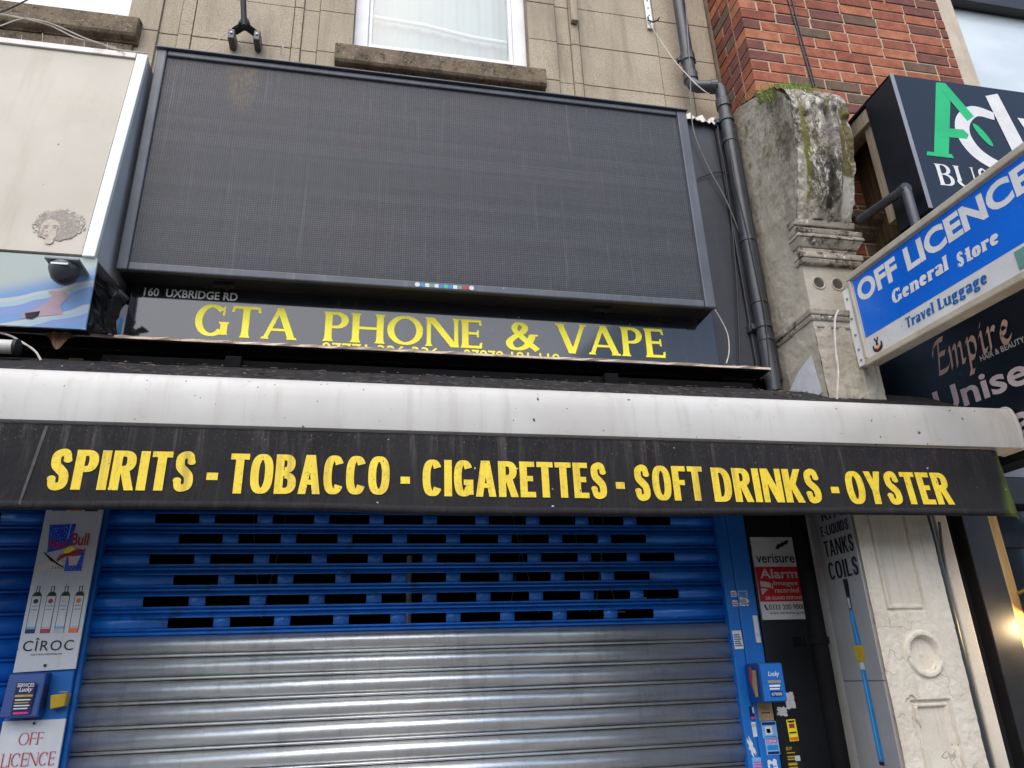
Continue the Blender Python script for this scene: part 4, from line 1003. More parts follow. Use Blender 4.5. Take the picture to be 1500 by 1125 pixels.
o = t.build('torn_plastic', 'black'); s = o.modifiers.new('sub', 'SUBSURF'); s.subdivision_type = 'SIMPLE'; s.levels = 2; s.render_levels = 2; tx = o.modifiers.new('crumple', 'DISPLACE'); tt_ = bpy.data.textures.new('crumple', 'CLOUDS'); tt_.noise_scale = .035; tx.texture = tt_; tx.strength = .03; o.modifiers.new('thick', 'SOLIDIFY').thickness = .002
tag(o, 'crumpled torn black plastic flap between the blue poster and the fascia sign', 'plastic flap')
mb = MB(); mb.box(-1.02, -.965, -.135, -.12, 2.87, 3.05, 0); mb.box(-.985, -.972, -.137, -.1355, 2.89, 2.99, 1); mb.box(-.971, -.966, -.137, -.1355, 2.88, 2.97, 2)
tag(mb.build('sign_offcut', ['greyside', 'vape', 'rust']), 'grey sign offcut with a blue stripe beside the left end of the black fascia', 'sign offcut')

# ------------------------------------------------------------------ adverts, notices and boxes
A1 = thing('advert_panel', 'tall white drinks advert panel with coloured bottles on the left blue post', 'advert', (-1.045, -.055, 1.675))
mb = MB(); mb.hexa([(-1.140,-.062,1.675),(-.949,-.062,1.682),(-.949,-.052,1.682),(-1.140,-.052,1.675),(-1.140,-.062,2.44),(-.949,-.062,2.44),(-.949,-.052,2.44),(-1.140,-.052,2.44)]); mb.build('panel', 'silver', A1)
yp = -.0625
mb = MB()
for x0_, x1_, m_ in ((-1.12,-1.07,0),(-1.06,-1.02,1),(-1.01,-.965,2)): rectf(mb, x0_, x1_, 2.226, 2.275, yp-.0005, m_)
mb.build('cropped_print', ['vape', 'orange', 'ink'], A1)
c = MB()
def pq(l, k, mi): c.poly([(a, yp-.0004-.0004*k, b) for a, b in l], mi)
pq([(-1.118,2.175),(-1.03,2.18),(-1.038,2.095),(-1.108,2.075)], 0, 0)
pq([(-1.118,2.175),(-1.100,2.176),(-1.092,2.12),(-1.108,2.075)], 1, 1); pq([(-1.048,2.18),(-1.045,2.18),(-1.05,2.10),(-1.053,2.10)], 1, 5)
pq([(-1.042,2.078),(-.985,2.085),(-.985,2.01),(-1.042,2.01)], 0, 1); pq([(-1.035,2.06),(-.995,2.065),(-1.005,2.03),(-1.03,2.03)], 1, 5)
pq([(-1.135,2.03),(-1.05,2.055),(-1.045,2.015),(-1.135,2.01)], 0, 5)
for k in range(5): pq([(-1.12+.012*k,2.075-.01*k),(-1.115+.012*k,2.077-.01*k),(-1.085+.01*k,2.045-.005*k),(-1.088+.01*k,2.043-.005*k)], 2, 4)
disc(c, (-1.035, yp-.0018, 2.078), X, Z, .019, 20, 3)
bull = [(-1.073,2.05),(-1.066,2.064),(-1.05,2.072),(-1.036,2.074),(-1.024,2.082),(-1.005,2.088),(-.99,2.085),(-.982,2.09),(-.986,2.078),(-1.0,2.074),(-1.012,2.066),(-1.03,2.062),(-1.046,2.06),(-1.058,2.052),(-1.068,2.042)]
pq(bull, 4.4, 2)
front(c, font_text('Red', .02), -1.105, -1.048, 2.09, 2.125, yp, mi=2, lift=.0026); front(c, font_text('Bull', .02), -1.035, -.978, 2.10, 2.145, yp, mi=2, lift=.0026)
front(c, font_text('Z E R O', .0), -1.085, -1.045, 2.018, 2.027, yp, mi=4, lift=.0026)
c.build('energy_drink_print', ['canprint', 'canprint', 'redtext', 'yellow', 'ink', 'greywhite'], A1)
for i, (bx, mi) in enumerate(((-1.113,'navybox'),(-1.066,'redtext'),(-1.022,'greywhite'),(-.976,'orange'))):
    b = MB(); w = .0155; zb_, zt_ = 1.80, 1.925
    def bq(l, k, m_): b.poly([(bx+a, yp-.0004-.0004*k, z) for a, z in l], m_)
    bq([(-w,zb_),(w,zb_),(w,zt_),(.010,zt_+.012),(-.010,zt_+.012),(-w,zt_)], 0, 0)
    bq([(-w+.002,zb_+.003),(w-.002,zb_+.003),(w-.002,zt_-.001),(-w+.002,zt_-.001)], 1, 1)
    bq([(-w+.001,zb_),(w-.001,zb_),(w-.001,zb_+.014),(-w+.001,zb_+.014)], 2, 2)
    bq([(-w+.002,zb_+.014),(w-.002,zb_+.014),(w-.002,zb_+.022),(-w+.002,zb_+.022)], 2, 3)
    bq([(-.006,zt_+.012),(.006,zt_+.012),(.006,zt_+.033),(-.006,zt_+.033)], 0, 0); bq([(-.003,zt_+.014),(.003,zt_+.014),(.003,zt_+.031),(-.003,zt_+.031)], 1, 1)
    disc(b, (bx, yp-.0016, zt_-.018), X, Z, .008, 14, 2)
    for q in range(2): bq([(-.010,zt_-.036-.012*q),(.010,zt_-.036-.012*q),(.010,zt_-.033-.012*q),(-.010,zt_-.033-.012*q)], 2, 4)
    b.build('bottle_print', ['ink', 'silver', mi, 'palepink' if i % 2 else 'lightblue', 'greyside'], A1)
b = MB(); front(b, font_text('CÎROC', .004, 1.15), -1.125, -.967, 1.742, 1.785, yp); front(b, font_text('ULTRA PREMIUM'), -1.095, -1.0, 1.728, 1.734, yp)
b.build('brand_lettering', 'ink', A1)
mb = MB(); mb.lathe((-1.045, -.062, 1.695), -Y, [(.005,0),(.005,.003),(.002,.004)], 10); mb.build('screw', 'ink', A1)

A2 = thing('notice_plate', 'white plate with faded red serif lettering at the foot of the left post', 'notice', (-1.045, -.055, 1.2))
mb = MB(); mb.box(-1.14, -.951, -.062, -.052, 1.2, 1.525); mb.build('plate', 'silver', A2)
b = MB(); kw = dict(t=.11, h=.04, serif=.05, gap=.06)
front(b, stroke_text('OFF', **kw), -1.082, -1.008, 1.451, 1.488, -.0625); front(b, stroke_text('LICENCE', **kw), -1.121, -.962, 1.388, 1.428, -.0625); b.build('lettering', 'redtext', A2)
mb = MB(); mb.lathe((-1.045, -.062, 1.515), -Y, [(.004,0),(.004,.003),(.002,.004)], 10); mb.build('screw', 'ink', A2)

def box_label(mb, x0, x1, z0, z1, y):
    w = x1-x0; h = z1-z0
    def q(a, b_, c_, d_, mi, k=0): rectf(mb, x0+a*w, x0+b_*w, z0+c_*h, z0+d_*h, y-.0006-.0005*k, mi)
    q(.1,.95,.02,.98,1)
    front(mb, font_text('SERVICES', .012), x0+.16*w, x0+.9*w, z0+.84*h, z0+.95*h, y, mi=0, lift=.0014)
    put(mb, font_text('Lucky', .015), (x0+.26*w, y, z0+.66*h), X, Z, .55*w, .17*h, -Y, shear=.25, mi=0, lift=.0014)
    q(.14,.92,.545,.61,2,1)
    for k in range(4): q(.18,.85-.06*(k % 2),.44-.085*k,.475-.085*k,[0,2,0,0][k],1)
    q(.2,.86,.04,.10,3,1)
Bx = thing('leaflet_box', 'blue leaflet box with a side slot on the left post, under the drinks advert', 'leaflet box', (-1.07, -.08, 1.535))
mb = MB(); mb.hexa([(-1.135,-.115,1.535),(-1.022,-.115,1.535),(-1.022,-.0505,1.535),(-1.135,-.0505,1.535),(-1.135,-.10,1.672),(-1.022,-.10,1.672),(-1.022,-.0505,1.672),(-1.135,-.0505,1.672)]); mb.build('body', 'bluebox', Bx, bevel=.005)
mb = MB(); mb.box(-1.021, -1.018, -.088, -.07, 1.56, 1.635); mb.build('slot', 'black', Bx)
mb = MB(); box_label(mb, -1.108, -1.04, 1.542, 1.645, -.117); mb.build('label_print', ['white', 'navybox', 'gold', 'pink'], Bx)
Yb = MB(); Yb.hexa([(-.998,-.085,1.557),(-.956,-.085,1.565),(-.956,-.0505,1.565),(-.998,-.0505,1.557),(-1.0,-.095,1.60),(-.95,-.095,1.604),(-.95,-.0505,1.604),(-1.0,-.0505,1.60)])
Yb.box(-.992, -.962, -.0505, -.046, 1.606, 1.612)
tag(Yb.build('card_holder', 'gold', bevel=.004), 'small yellow card holder beside the left blue leaflet box', 'card holder')
Bx = thing('leaflet_box', 'blue leaflet box on the right shutter guide with torn paper on its flank', 'leaflet box', (1.6, -.09, 1.478))
mb = MB(); mb.box(1.552, 1.652, -.15, -.0345, 1.478, 1.622); mb.build('body', 'bluebox', Bx, bevel=.005)
mb = MB(); mb.box(1.555, 1.649, -.156, -.1502, 1.482, 1.618); mb.build('front_frame', 'bluepost', Bx, bevel=.002)
mb = MB()
def q(a, b_, c_, d_, mi, k=0): rectf(mb, a, b_, c_, d_, -.1566-.0005*k, mi)
put(mb, font_text('Lucky', .015), (1.582, -.1565, 1.568), X, Z, .046, .022, -Y, shear=.25, mi=0)
q(1.578,1.634,1.548,1.557,2); q(1.582,1.628,1.534,1.541,0); q(1.582,1.624,1.524,1.529,0)
q(1.582,1.634,1.498,1.518,1); front(mb, font_text('07000'), 1.586, 1.630, 1.502, 1.513, -.1568, mi=0); mb.build('label_print', ['white', 'navybox', 'tan'], Bx)
mb = MB(); mb.poly([(1.5485,-.13,1.595),(1.5485,-.085,1.60),(1.5485,-.075,1.55),(1.5485,-.10,1.497),(1.5485,-.12,1.50)], 0); mb.poly([(1.548,-.10,1.605),(1.548,-.08,1.61),(1.548,-.07,1.56),(1.548,-.085,1.53)], 1); mb.build('torn_paper', ['tan', 'redtext'], Bx)

# stickers and flyers, each a thing of its own
def sticker(x0, x1, z0, z1, y, base, label, lines=(), cat='sticker', rot=0, group='stickers and flyers around the right shutter guide', rag=0):
    t = thing('sticker' if cat == 'sticker' else 'flyer', label, cat, ((x0+x1)/2, y, z0), group)
    cx, cz = (x0+x1)/2, (z0+z1)/2; w, h = x1-x0, z1-z0; ca, sa = math.cos(rot), math.sin(rot)
    def tr(a, b, k): dx, dz = (a-.5)*w, (b-.5)*h; return (cx+dx*ca-dz*sa, y-.0007-.0005*k, cz+dx*sa+dz*ca)
    out = []
    for (a0, b0), (a1, b1) in (((0,0),(1,0)),((1,0),(1,1)),((1,1),(0,1)),((0,1),(0,0))):
        for k in range(6):
            u = k/6; j = rag*(random.random()-.5) if k else 0; out.append(tr(a0+(a1-a0)*u+(j if a0 == a1 else 0), b0+(b1-b0)*u+(j if b0 == b1 else 0), 0))
    p = MB().poly(out); p.build('sheet', base, t)
    if lines:
        ms = sorted({l[4] for l in lines}); m_ = MB()
        for l in lines:
            a, b, c_, d_, mm = l[:5]
            if len(l) > 5:
                o = tr(a, c_, 1); put(m_, font_text(l[5], .015), o, Vector((ca, 0, sa)), Vector((-sa, 0, ca)), (b-a)*w, (d_-c_)*h, -Y, mi=ms.index(mm), lift=.0009)
            else: m_.poly([tr(a, c_, 1), tr(b, c_, 1), tr(b, d_, 1), tr(a, d_, 1)], ms.index(mm))
        m_.build('print', ms, t)
def txt(n, m='ink', z0=.15, z1=.85, a=.1, b=.9):
    return [(a, b-.15*((k*7) % 3)/2, z0+(z1-z0)*k/n, z0+(z1-z0)*(k+.5)/n, m) for k in range(n)]
yg = -.0345; y1_ = -.0305
sticker(1.541,1.566,1.850,1.872,y1_,'paper','torn white sticker remnant just below the small printed sticker on the guide',txt(2,'redtext'),rot=-.1,rag=.3)
sticker(1.572,1.612,1.850,1.884,yg,'paper','torn white paper scrap to the right of the sticker remnant on the guide',txt(3,'slate'),rag=.3)
sticker(1.540,1.565,1.888,1.912,y1_,'paper','left half of the small dark printed sticker high on the guide',txt(3,'navybox'),rot=.05,rag=.1)
sticker(1.569,1.614,1.884,1.912,yg,'lightblue','small dark printed sticker high on the blue guide',txt(4,'navybox'),rot=.03)
sticker(1.522,1.562,1.680,1.752,y1_,'paper','upright white sticker with grey print at the height of the latch plate',txt(6,'slate'),rot=.03)
sticker(1.583,1.648,1.408,1.474,yg,'tan','tan card with a brown swirl just below the right leaflet box',[(.2,.8,.4,.46,'timberdark'),(.3,.7,.3,.35,'rust'),(.25,.75,.5,.55,'rust')])
sticker(1.548,1.580,1.412,1.462,y1_,'navybox','dark flyer with a pink strip, left of the tan card',[(.1,.95,.05,.25,'pink'),(.4,.7,.5,.95,'paper')])
sticker(1.549,1.579,1.352,1.405,y1_,'paper','blank pale sticker left of the blue printed flyer',txt(3,'greyside',.7,.9),rot=.03)
sticker(1.588,1.653,1.345,1.405,yg,'lightblue','blue flyer with a white picture below the tan card',[(.05,.95,.78,.95,'navybox'),(.2,.7,.2,.7,'paper'),(.3,.55,.3,.55,'gold'),(.1,.9,.05,.12,'vape')])
sticker(1.594,1.652,1.285,1.343,yg,'lightblue','pink and blue printed flyer near the bottom of the guide',[(.1,.9,.72,.95,'pink'),(.15,.85,.76,.9,'paper','OFFER'),(.1,.9,.3,.6,'vape'),(.1,.95,.04,.2,'navybox')])
sticker(1.530,1.583,1.215,1.279,y1_,'lightblue','pale flyer with purple print, lowest on the left edge of the guide',txt(5,'pink'))
sticker(1.592,1.632,1.205,1.266,yg,'paper','white and blue torn flyer at the bottom edge of the guide',[(.2,.5,.1,.8,'vape'),(.4,.9,.6,.7,'lightblue')],rag=.2)
sticker(1.525,1.545,1.285,1.345,y1_,'paper','sliver of torn white paper beside the shutter edge',(),rot=.35,rag=.5)
yd = .012
sticker(1.737,1.778,1.445,1.506,yd,'paper','torn white paper on the dark door right of the blue box',(),rot=.06,rag=.12)
sticker(1.694,1.738,1.420,1.452,yd,'paper','smaller torn white paper on the dark door, below the other scrap',(),rot=-.05,rag=.25)
sticker(1.728,1.768,1.325,1.405,yd,'yellow','yellow flyer with red printing on the dark door',[(.1,.9,.88,.95,'ink'),(.2,.8,.6,.8,'redtext'),(.1,.9,.35,.42,'ink'),(.05,.95,.03,.18,'orange'),(.2,.8,.84,.9,'redtext')],rot=.03)
sticker(1.700,1.765,1.215,1.310,yd,'ink','black flyer with small yellow lettering at the bottom of the dark door',[(.1,.5,.82,.95,'gold','BUY'),(.1,.65,.7,.74,'gold'),(.1,.6,.55,.6,'gold'),(.1,.6,.45,.5,'gold'),(.1,.7,.25,.34,'gold'),(.1,.7,.1,.19,'gold'),(.6,.95,.4,.6,'silver')])
# alarm notice
Al = thing('alarm_notice', 'red and white alarm warning notice on the dark door under the awning', 'notice', (1.79, .005, 1.794))
ya_ = .004
mb = MB(); mb.box(1.687, 1.905, ya_, .0115, 1.794, 2.145); mb.build('plate', 'signwhite', Al)
mb = MB(); rectf(mb, 1.689, 1.903, 1.868, 2.015, ya_-.0006); mb.build('red_band', 'red', Al)
mb = MB(); kx = 1.700
front(mb, font_text('verisure', .012), kx, 1.885, 2.032, 2.072, ya_, mi=0)
for k in range(3): mb.poly([(1.80+.02*k,ya_-.0007,2.092+.01*k),(1.82+.02*k,ya_-.0007,2.092+.01*k),(1.835+.02*k,ya_-.0007,2.115+.008*k),(1.815+.02*k,ya_-.0007,2.115+.008*k)], 0)
front(mb, font_text('Alarm', .018), 1.706, 1.886, 1.965, 2.006, ya_, mi=1)
front(mb, font_text('Images', .01), 1.765, 1.88, 1.930, 1.955, ya_, mi=1); front(mb, font_text('recorded', .01), 1.765, 1.88, 1.905, 1.926, ya_, mi=1)
front(mb, font_text('24h GUARD RESPONSE', .014), 1.715, 1.895, 1.876, 1.890, ya_, mi=1)
mb.poly([(1.702,ya_-.0012,1.955),(1.748,ya_-.0012,1.948),(1.752,ya_-.0012,1.925),(1.702,ya_-.0012,1.932)], 1); mb.poly([(1.702,ya_-.0012,1.926),(1.735,ya_-.0012,1.92),(1.702,ya_-.0012,1.896)], 1); mb.poly([(1.755,ya_-.0012,1.944),(1.760,ya_-.0012,1.943),(1.760,ya_-.0012,1.922),(1.755,ya_-.0012,1.922)], 1)
front(mb, font_text('0333 200 9000', .012), 1.725, 1.895, 1.834, 1.856, ya_, mi=0); front(mb, font_text('www.verisure.co.uk', .006), 1.725, 1.89, 1.816, 1.827, ya_, mi=0)
mb.poly([(1.704,ya_-.0012,1.856),(1.710,ya_-.0012,1.858),(1.713,ya_-.0012,1.848),(1.718,ya_-.0012,1.838),(1.722,ya_-.0012,1.838),(1.720,ya_-.0012,1.832),(1.712,ya_-.0012,1.834),(1.705,ya_-.0012,1.846)], 0)
mb.build('lettering', ['ink', 'greywhite'], Al)

# vape advert on the flank of the pilaster
V = thing('flank_sign', 'tall grey vaping advert with a blue pen fixed to the pilaster flank', 'sign', (1.915, -.27, 0.9))
xs = 1.912
MB().box(xs, 1.921, -.394, -.148, 1.545, 2.5).box(xs, 1.921, -.394, -.148, .9, 1.542).build('panel', 'greypanel', V, bevel=.002)
MB().box(xs+.003, 1.922, -.145, -.06, .9, 2.5).build('edge_strip', 'bar', V, bevel=.003)
nX = -X; U_ = -Y
def fl_(mb, layers, ya, yb, z0, z1, sag=.0, mi=0, **k): return put(mb, layers, (xs, ya, z0), Vector((0,-1,-sag)), Z, ya-yb, z1-z0, nX, mi=mi, **k)
mb = MB(); kw = dict(t=.17, h=.125, gap=.09)
fl_(mb, stroke_text('E-LIQUIDS', **kw), -.190, -.378, 2.108, 2.152); fl_(mb, stroke_text('TANKS', **kw), -.192, -.386, 2.022, 2.090); fl_(mb, stroke_text('COILS', **kw), -.192, -.386, 1.930, 2.002); fl_(mb, stroke_text('KITS', **kw), -.21, -.37, 2.170, 2.235)
mb.build('lettering', 'ink', V)
def side_poly(mb, l, k, mi): mb.poly([(xs-.0008-.0005*k, y, z) for y, z in l], mi)
mb = MB(); c = -.286
side_poly(mb, [(c+.014,1.925),(c-.016,1.925),(c-.018,1.90),(c-.013,1.855),(c+.011,1.855),(c+.012,1.90)], 0, 0)
side_poly(mb, [(c+.012,1.853),(c-.013,1.853),(c-.012,1.825),(c-.007,1.805),(c+.007,1.805),(c+.010,1.825)], 0, 3); side_poly(mb, [(c+.009,1.85),(c-.006,1.85),(c-.004,1.812),(c+.005,1.812)], 1, 4)
side_poly(mb, [(c+.012,1.803),(c-.013,1.803),(c-.024,1.675),(c+.013,1.675)], 0, 1); side_poly(mb, [(c+.002,1.80),(c-.003,1.80),(c-.008,1.68),(c-.002,1.68)], 1, 5)
side_poly(mb, [(c+.026,1.672),(c-.030,1.672),(c-.034,1.645),(c-.020,1.613),(c+.014,1.613),(c+.028,1.640)], 1, 2)
side_poly(mb, [(c+.010,1.611),(c-.014,1.611),(c-.016,1.585),(c+.012,1.585)], 0, 4)
side_poly(mb, [(c+.014,1.583),(c-.018,1.583),(c-.022,1.27),(c+.012,1.27)], 0, 1); side_poly(mb, [(c+.004,1.58),(c-.002,1.58),(c-.006,1.275),(c+.0,1.275)], 1, 5)
side_poly(mb, [(c+.012,1.268),(c-.02,1.268),(c-.018,1.255),(c+.010,1.255)], 0, 0); side_poly(mb, [(c+.012,1.215),(c-.022,1.215),(c-.022,1.15),(c+.010,1.15)], 0, 0)
mb.build('pen_print', ['ink', 'vape', 'gold', 'slate', 'silver', 'lightblue'], V)
pp = at(1185, 560, -.118)
mb = MB(); mb.poly([(1.9215,-.13,2.79),(1.9215,-.24,2.855),(1.9215,-.35,2.885),(1.9215,-.37,2.70),(1.9215,-.13,2.66)]); o = mb.build('paper_notice', 'paper'); o.modifiers.new('t', 'SOLIDIFY').thickness = .001
tag(o, 'pale speckled paper notice pasted low on the pilaster flank above the awning', 'notice')

# ------------------------------------------------------------------ drainpipe and cables
D = thing('drainpipe', 'black plastic drainpipe with an offset bend running down beside the corbel', 'drainpipe', (1.835, -.15, 0))
r = .034
mb = MB(); mb.tube([(1.715,-.09,6.6),(1.705,-.09,4.72)], r, 16); mb.tube([(1.705,-.09,4.72),(1.705,-.092,4.665),(1.712,-.10,4.635),(1.73,-.11,4.618),(1.80,-.14,4.600),(1.825,-.148,4.59),(1.838,-.152,4.57),(1.840,-.152,4.53),(1.840,-.152,4.49)], r, 16); mb.tube([(1.840,-.152,4.49),(1.836,-.15,2.78)], r, 16)
mb.build('pipe', 'pipe', D, smooth=True)
mb = MB(); mb.tube([(1.836,-.15,2.785),(1.836,-.15,2.6),(1.83,-.15,0)], r+.001, 16); mb.build('shaded_lower_pipe', 'voidblack', D, smooth=True)  # same pipe under the awning, with the shade there put into its colour
for p, a in (((1.7055,-.09,4.84),Z),((1.84,-.152,4.47),Z),((1.705,-.09,4.70),Z)): MB().lathe(p, a, [(r+.001,-.03),(r+.007,-.026),(r+.007,.026),(r+.001,.03)], 18).build('collar', 'pipe', D)
MB().lathe((1.806,-.143,4.598), Vector((.9,-.3,-.15)), [(r+.001,-.02),(r+.006,-.018),(r+.006,.018),(r+.001,.02)], 18).build('collar', 'pipe', D)
for z in (4.22, 3.6, 3.25, 3.05): MB().lathe((1.838,-.151,z), Z, [(r+.001,-.012),(r+.004,-.01),(r+.004,.01),(r+.001,.012)], 18).build('collar', 'pipe', D)
for x, y, z in ((1.706,-.09,4.84),(1.84,-.152,4.36),(1.838,-.151,3.12),(1.832,-.15,1.70)):
    b = MB(); b.box(x-.055, x+.055, y+.005, y+.02, z-.014, z+.014); b.box(x-.06, x-.042, y+.02, max(y+.03, -.06), z-.02, z+.02); b.lathe((x, y, z), Z, [(r+.002,-.014),(r+.006,-.014),(r+.006,.014),(r+.002,.014)], 18); b.build('bracket', 'pipe' if z > 2.6 else 'voidblack', D, bevel=.002)  # bracket under the awning takes the same painted shade
def cable(pts, r_, m_, label, smooth=6, grp=None):
    p3 = [Vector(at(px, py, Y_)) for px, py, Y_ in pts]
    out = []
    for i in range(len(p3)-1):
        a, b, c_, d_ = p3[max(i-1, 0)], p3[i], p3[i+1], p3[min(i+2, len(p3)-1)]
        for k in range(smooth):
            t = k/smooth; out.append(.5*((2*b)+(-a+c_)*t+(2*a-5*b+4*c_-d_)*t*t+(-a+3*b-3*c_+d_)*t**3))
    out.append(p3[-1])
    o = MB().tube(out, r_, 6).build('cable', m_, smooth=True); return tag(o, label, 'cable', grp)
cable([(948,30,-.02),(958,45,-.02),(985,85,-.06),(1005,108,-.135),(1025,128,-.19),(1044,142,-.20)], .0028, 'cablewhite', 'pale wire running from the white strap across the stone to the pipe bend')
cable([(1003,-20,-.14),(1008,60,-.14),(1011,110,-.14),(1013,170,-.13),(1020,205,-.125),(1040,250,-.125),(1062,290,-.125),(1085,345,-.125),(1105,395,-.13),(1112,430,-.14)], .0035, 'cablegrey', 'thin grey cable crossing the dark cladding diagonally from the upper pipe')
cable([(1051,178,-.13),(1053,205,-.13),(1062,250,-.125),(1070,310,-.12),(1078,400,-.12),(1082,480,-.12),(1084,545,-.12)], .004, 'cable', 'black cable dropping straight down the dark cladding sheet')
cable([(1066,195,-.17),(1075,260,-.19),(1092,330,-.19),(1108,400,-.195),(1120,460,-.195),(1128,545,-.19)], .004, 'cable', 'black cable strapped along the front of the lower drainpipe')
cable([(1046,452,-.135),(1056,468,-.14),(1066,490,-.14),(1068,515,-.15),(1064,532,-.17)], .0028, 'cablewhite', 'white looped wire at the right end of the black fascia sign')
cable([(1022,262,-.11),(1040,255,-.115),(1060,252,-.12),(1072,258,-.13)], .0025, 'cable', 'short black wire looping across the top of the dark cladding')
cable([(0,20,-.12),(40,28,-.12),(75,38,-.12),(110,55,-.11),(140,62,-.1),(170,72,-.1),(215,78,-.09)], .0035, 'cablewhite', 'upper white cable sagging under the left window sill')
cable([(0,38,-.13),(35,27,-.13),(70,33,-.13),(100,45,-.12),(130,58,-.11),(170,70,-.1)], .003, 'cablewhite', 'lower white cable crossing below the left window sill')
cable([(-30,28,-.3),(0,18,-.3),(30,5,-.3),(60,-12,-.3)], .004, 'cable', 'black cable crossing the top left corner in front of the window')
cable([(292,78,-.1),(310,67,-.05),(330,50,-.03),(338,45,-.03)], .002, 'cablewhite', 'thin pale string from the screen top to the pole bracket')
cable([(-20,486,-.27),(10,490,-.28),(35,503,-.30),(52,515,-.32),(60,528,-.33)], .004, 'cablewhite', 'white wire curving down to the white tube end at the left')
cable([(1152,-10,-.305),(1160,20,-.305),(1168,45,-.305),(1172,62,-.305),(1182,95,-.306),(1191,125,-.31)], .005, 'cable', 'black cable running down the red brick face to the corbel')
cable([(1158,-10,-.306),(1165,20,-.306),(1173,50,-.306),(1177,65,-.306),(1186,95,-.306),(1194,125,-.31)], .004, 'cable', 'second black cable close beside the first on the red brick')
cable([(1228,455,-.45),(1223,470,-.46),(1224,510,-.46),(1228,545,-.46),(1226,585,-.46)], .005, 'cablewhite', 'white cable hanging from the blue projecting sign down the pilaster')
mb = MB()
mb.tube([(2.325,-.325,0),(2.325,-.325,2.5)], .021, 12); tag(mb.build('black_conduit', 'pipe', smooth=True), 'black conduit running down between the pilaster and the pale side strip', 'conduit')
cable([(1376,765,-.33),(1380,800,-.335),(1388,850,-.335),(1398,920,-.335),(1418,1000,-.335),(1440,1080,-.335),(1452,1130,-.335)], .006, 'cablegrey', 'loose grey cable beside the black conduit on the pale strip')

# ------------------------------------------------------------------ pole mount, straps, bird spikes
P = thing('pole_mount', 'black pole on a two-footed wall bracket above the screen', 'pole', (-.66, -.1, 4.53))
mb = MB(); mb.tube([at(355,-40,-.14), at(357,20,-.10), at(358,38,-.09)], .014, 10); mb.build('pole', 'black', P, smooth=True)
mb = MB(); c0 = at(358, 36, -.07); mb.lathe(c0, Z, [(.028,-.015),(.03,0),(.024,.02),(.017,.035)], 12)
for fx, fz in ((343,46),(374,49)):
    e_ = at(fx, fz, -.05); mb.slab([c0+Vector((-.012,-.012,.008)), c0+Vector((.012,-.012,.008)), e_+Vector((.012,-.012,.01)), e_+Vector((-.012,-.012,.01))], (0, .03, -.015))
mb.build('bracket', 'black', P, bevel=.003)
for fx, fz in ((340,54),(377,56)):
    c1 = at(fx, fz, -.05); b = MB(); b.box(c1.x-.016, c1.x+.016, -.075, .005, c1.z-.035, c1.z+.028); fo = b.build('foot', 'pipe', P, bevel=.006)
    ROOTLOC[fo.name] = ROOTLOC[P.name]
    MB().lathe((c1.x, -.076, c1.z), -Y, [(.007,0),(.007,.004),(.003,.006)], 8).build('bolt', 'silver', fo)
a_ = at(840, 10, -.02); mb = MB(); mb.box(a_.x-.02, a_.x+.02, -.03, 0.0, 5.09, 5.8); tag(mb.build('batten', 'timber', bevel=.003), 'short cream batten end on the stone right of the main window', 'batten')
a_ = at(950, 10, -.02); S_ = thing('strap', 'white perforated metal strap with a hook on the stone near the pipe', 'strap', (a_.x, -.02, 5.1))
mb = MB(); mb.box(a_.x-.018, a_.x+.018, -.012, -.002, 5.13, 5.8); mb.build('plate', 'frame_white', S_, bevel=.002)
for k in range(4): MB().lathe((a_.x, -.0122, 5.17+.06*k), -Y, [(.005,0),(.005,.001),(.002,.0012)], 10).build('hole', 'ink', S_)
h_ = MB(); b_ = at(950, 30, -.02); h_.tube([b_+Vector((0,0,.03)), b_, b_+Vector((.02,-.01,-.02)), b_+Vector((.05,-.02,-.01)), b_+Vector((.06,-.02,.012))], .005, 6); h_.build('hook', 'ink', S_)
for i, (px, py, lab) in enumerate(((413,72,'small pale wire clip on the stone left of the main sill'),(871,118,'small bent wire clip on the stone right of the main sill'))):
    c_ = at(px, py, -.02); h_ = MB(); h_.tube([c_+Vector((-.006,.02,-.02)), c_+Vector((-.004,-.01,.03)), c_+Vector((.008,-.012,-.01))], .0022, 5); h_.tube([c_+Vector((-.02,-.006,-.012)), c_+Vector((.01,-.008,.004))], .002, 5)
    tag(h_.build('wire_clip', 'cablewhite'), lab, 'wire clip')
sp = thing('bird_spikes', 'row of thin pale bird spikes under the left window sill', 'bird spikes', (-1.7, -.06, 4.252))
MB().box(-3.0, -1.12, -.10, -.075, 4.253, 4.259).build('base', 'frame_dirty', sp)
mb = MB(); x = -2.2; k = 0
while x < -1.2:
    mb.tube([(x, -.09, 4.258), (x+random.uniform(-.01,.01), -.09+(-.05 if k % 2 else .02), 4.40+random.uniform(-.02,.01))], .0016, 5); x += .045; k += 1
mb.build('spike', 'cablewhite', sp)
# ------------------------------------------------------------------ navy business sign box on the brick
A = thing('box_sign', 'glossy navy box sign with green and white lettering on timber framing', 'sign', (3.1, -.55, 3.385))
ax, ay, z0, z1 = 2.296, -.80, 3.385, 4.124; xe = 4.3
MB().box(ax+.012, xe, ay, ay+.012, z0, z1).build('face', 'navygloss', A, bevel=.002)
MB().box(ax, ax+.011, ay+.001, -.615, z0-.0, z1).build('side_panel', 'navy', A, bevel=.001)
MB().box(ax-.004, ax+.016, ay-.004, ay-.0005, z0, z1).build('edge_trim', 'greyside', A, bevel=.001)
MB().box(ax, xe, ay+.013, -.30, z1-.012, z1-.001).box(ax+.012, xe, ay+.013, -.5, z0, z0+.012).build('lid', 'navy', A)
mb = MB(); mb.box(ax+.03, ax+.13, -.60, -.535, z0+.1, z1-.06); mb.build('upright', 'timber', A, bevel=.003)
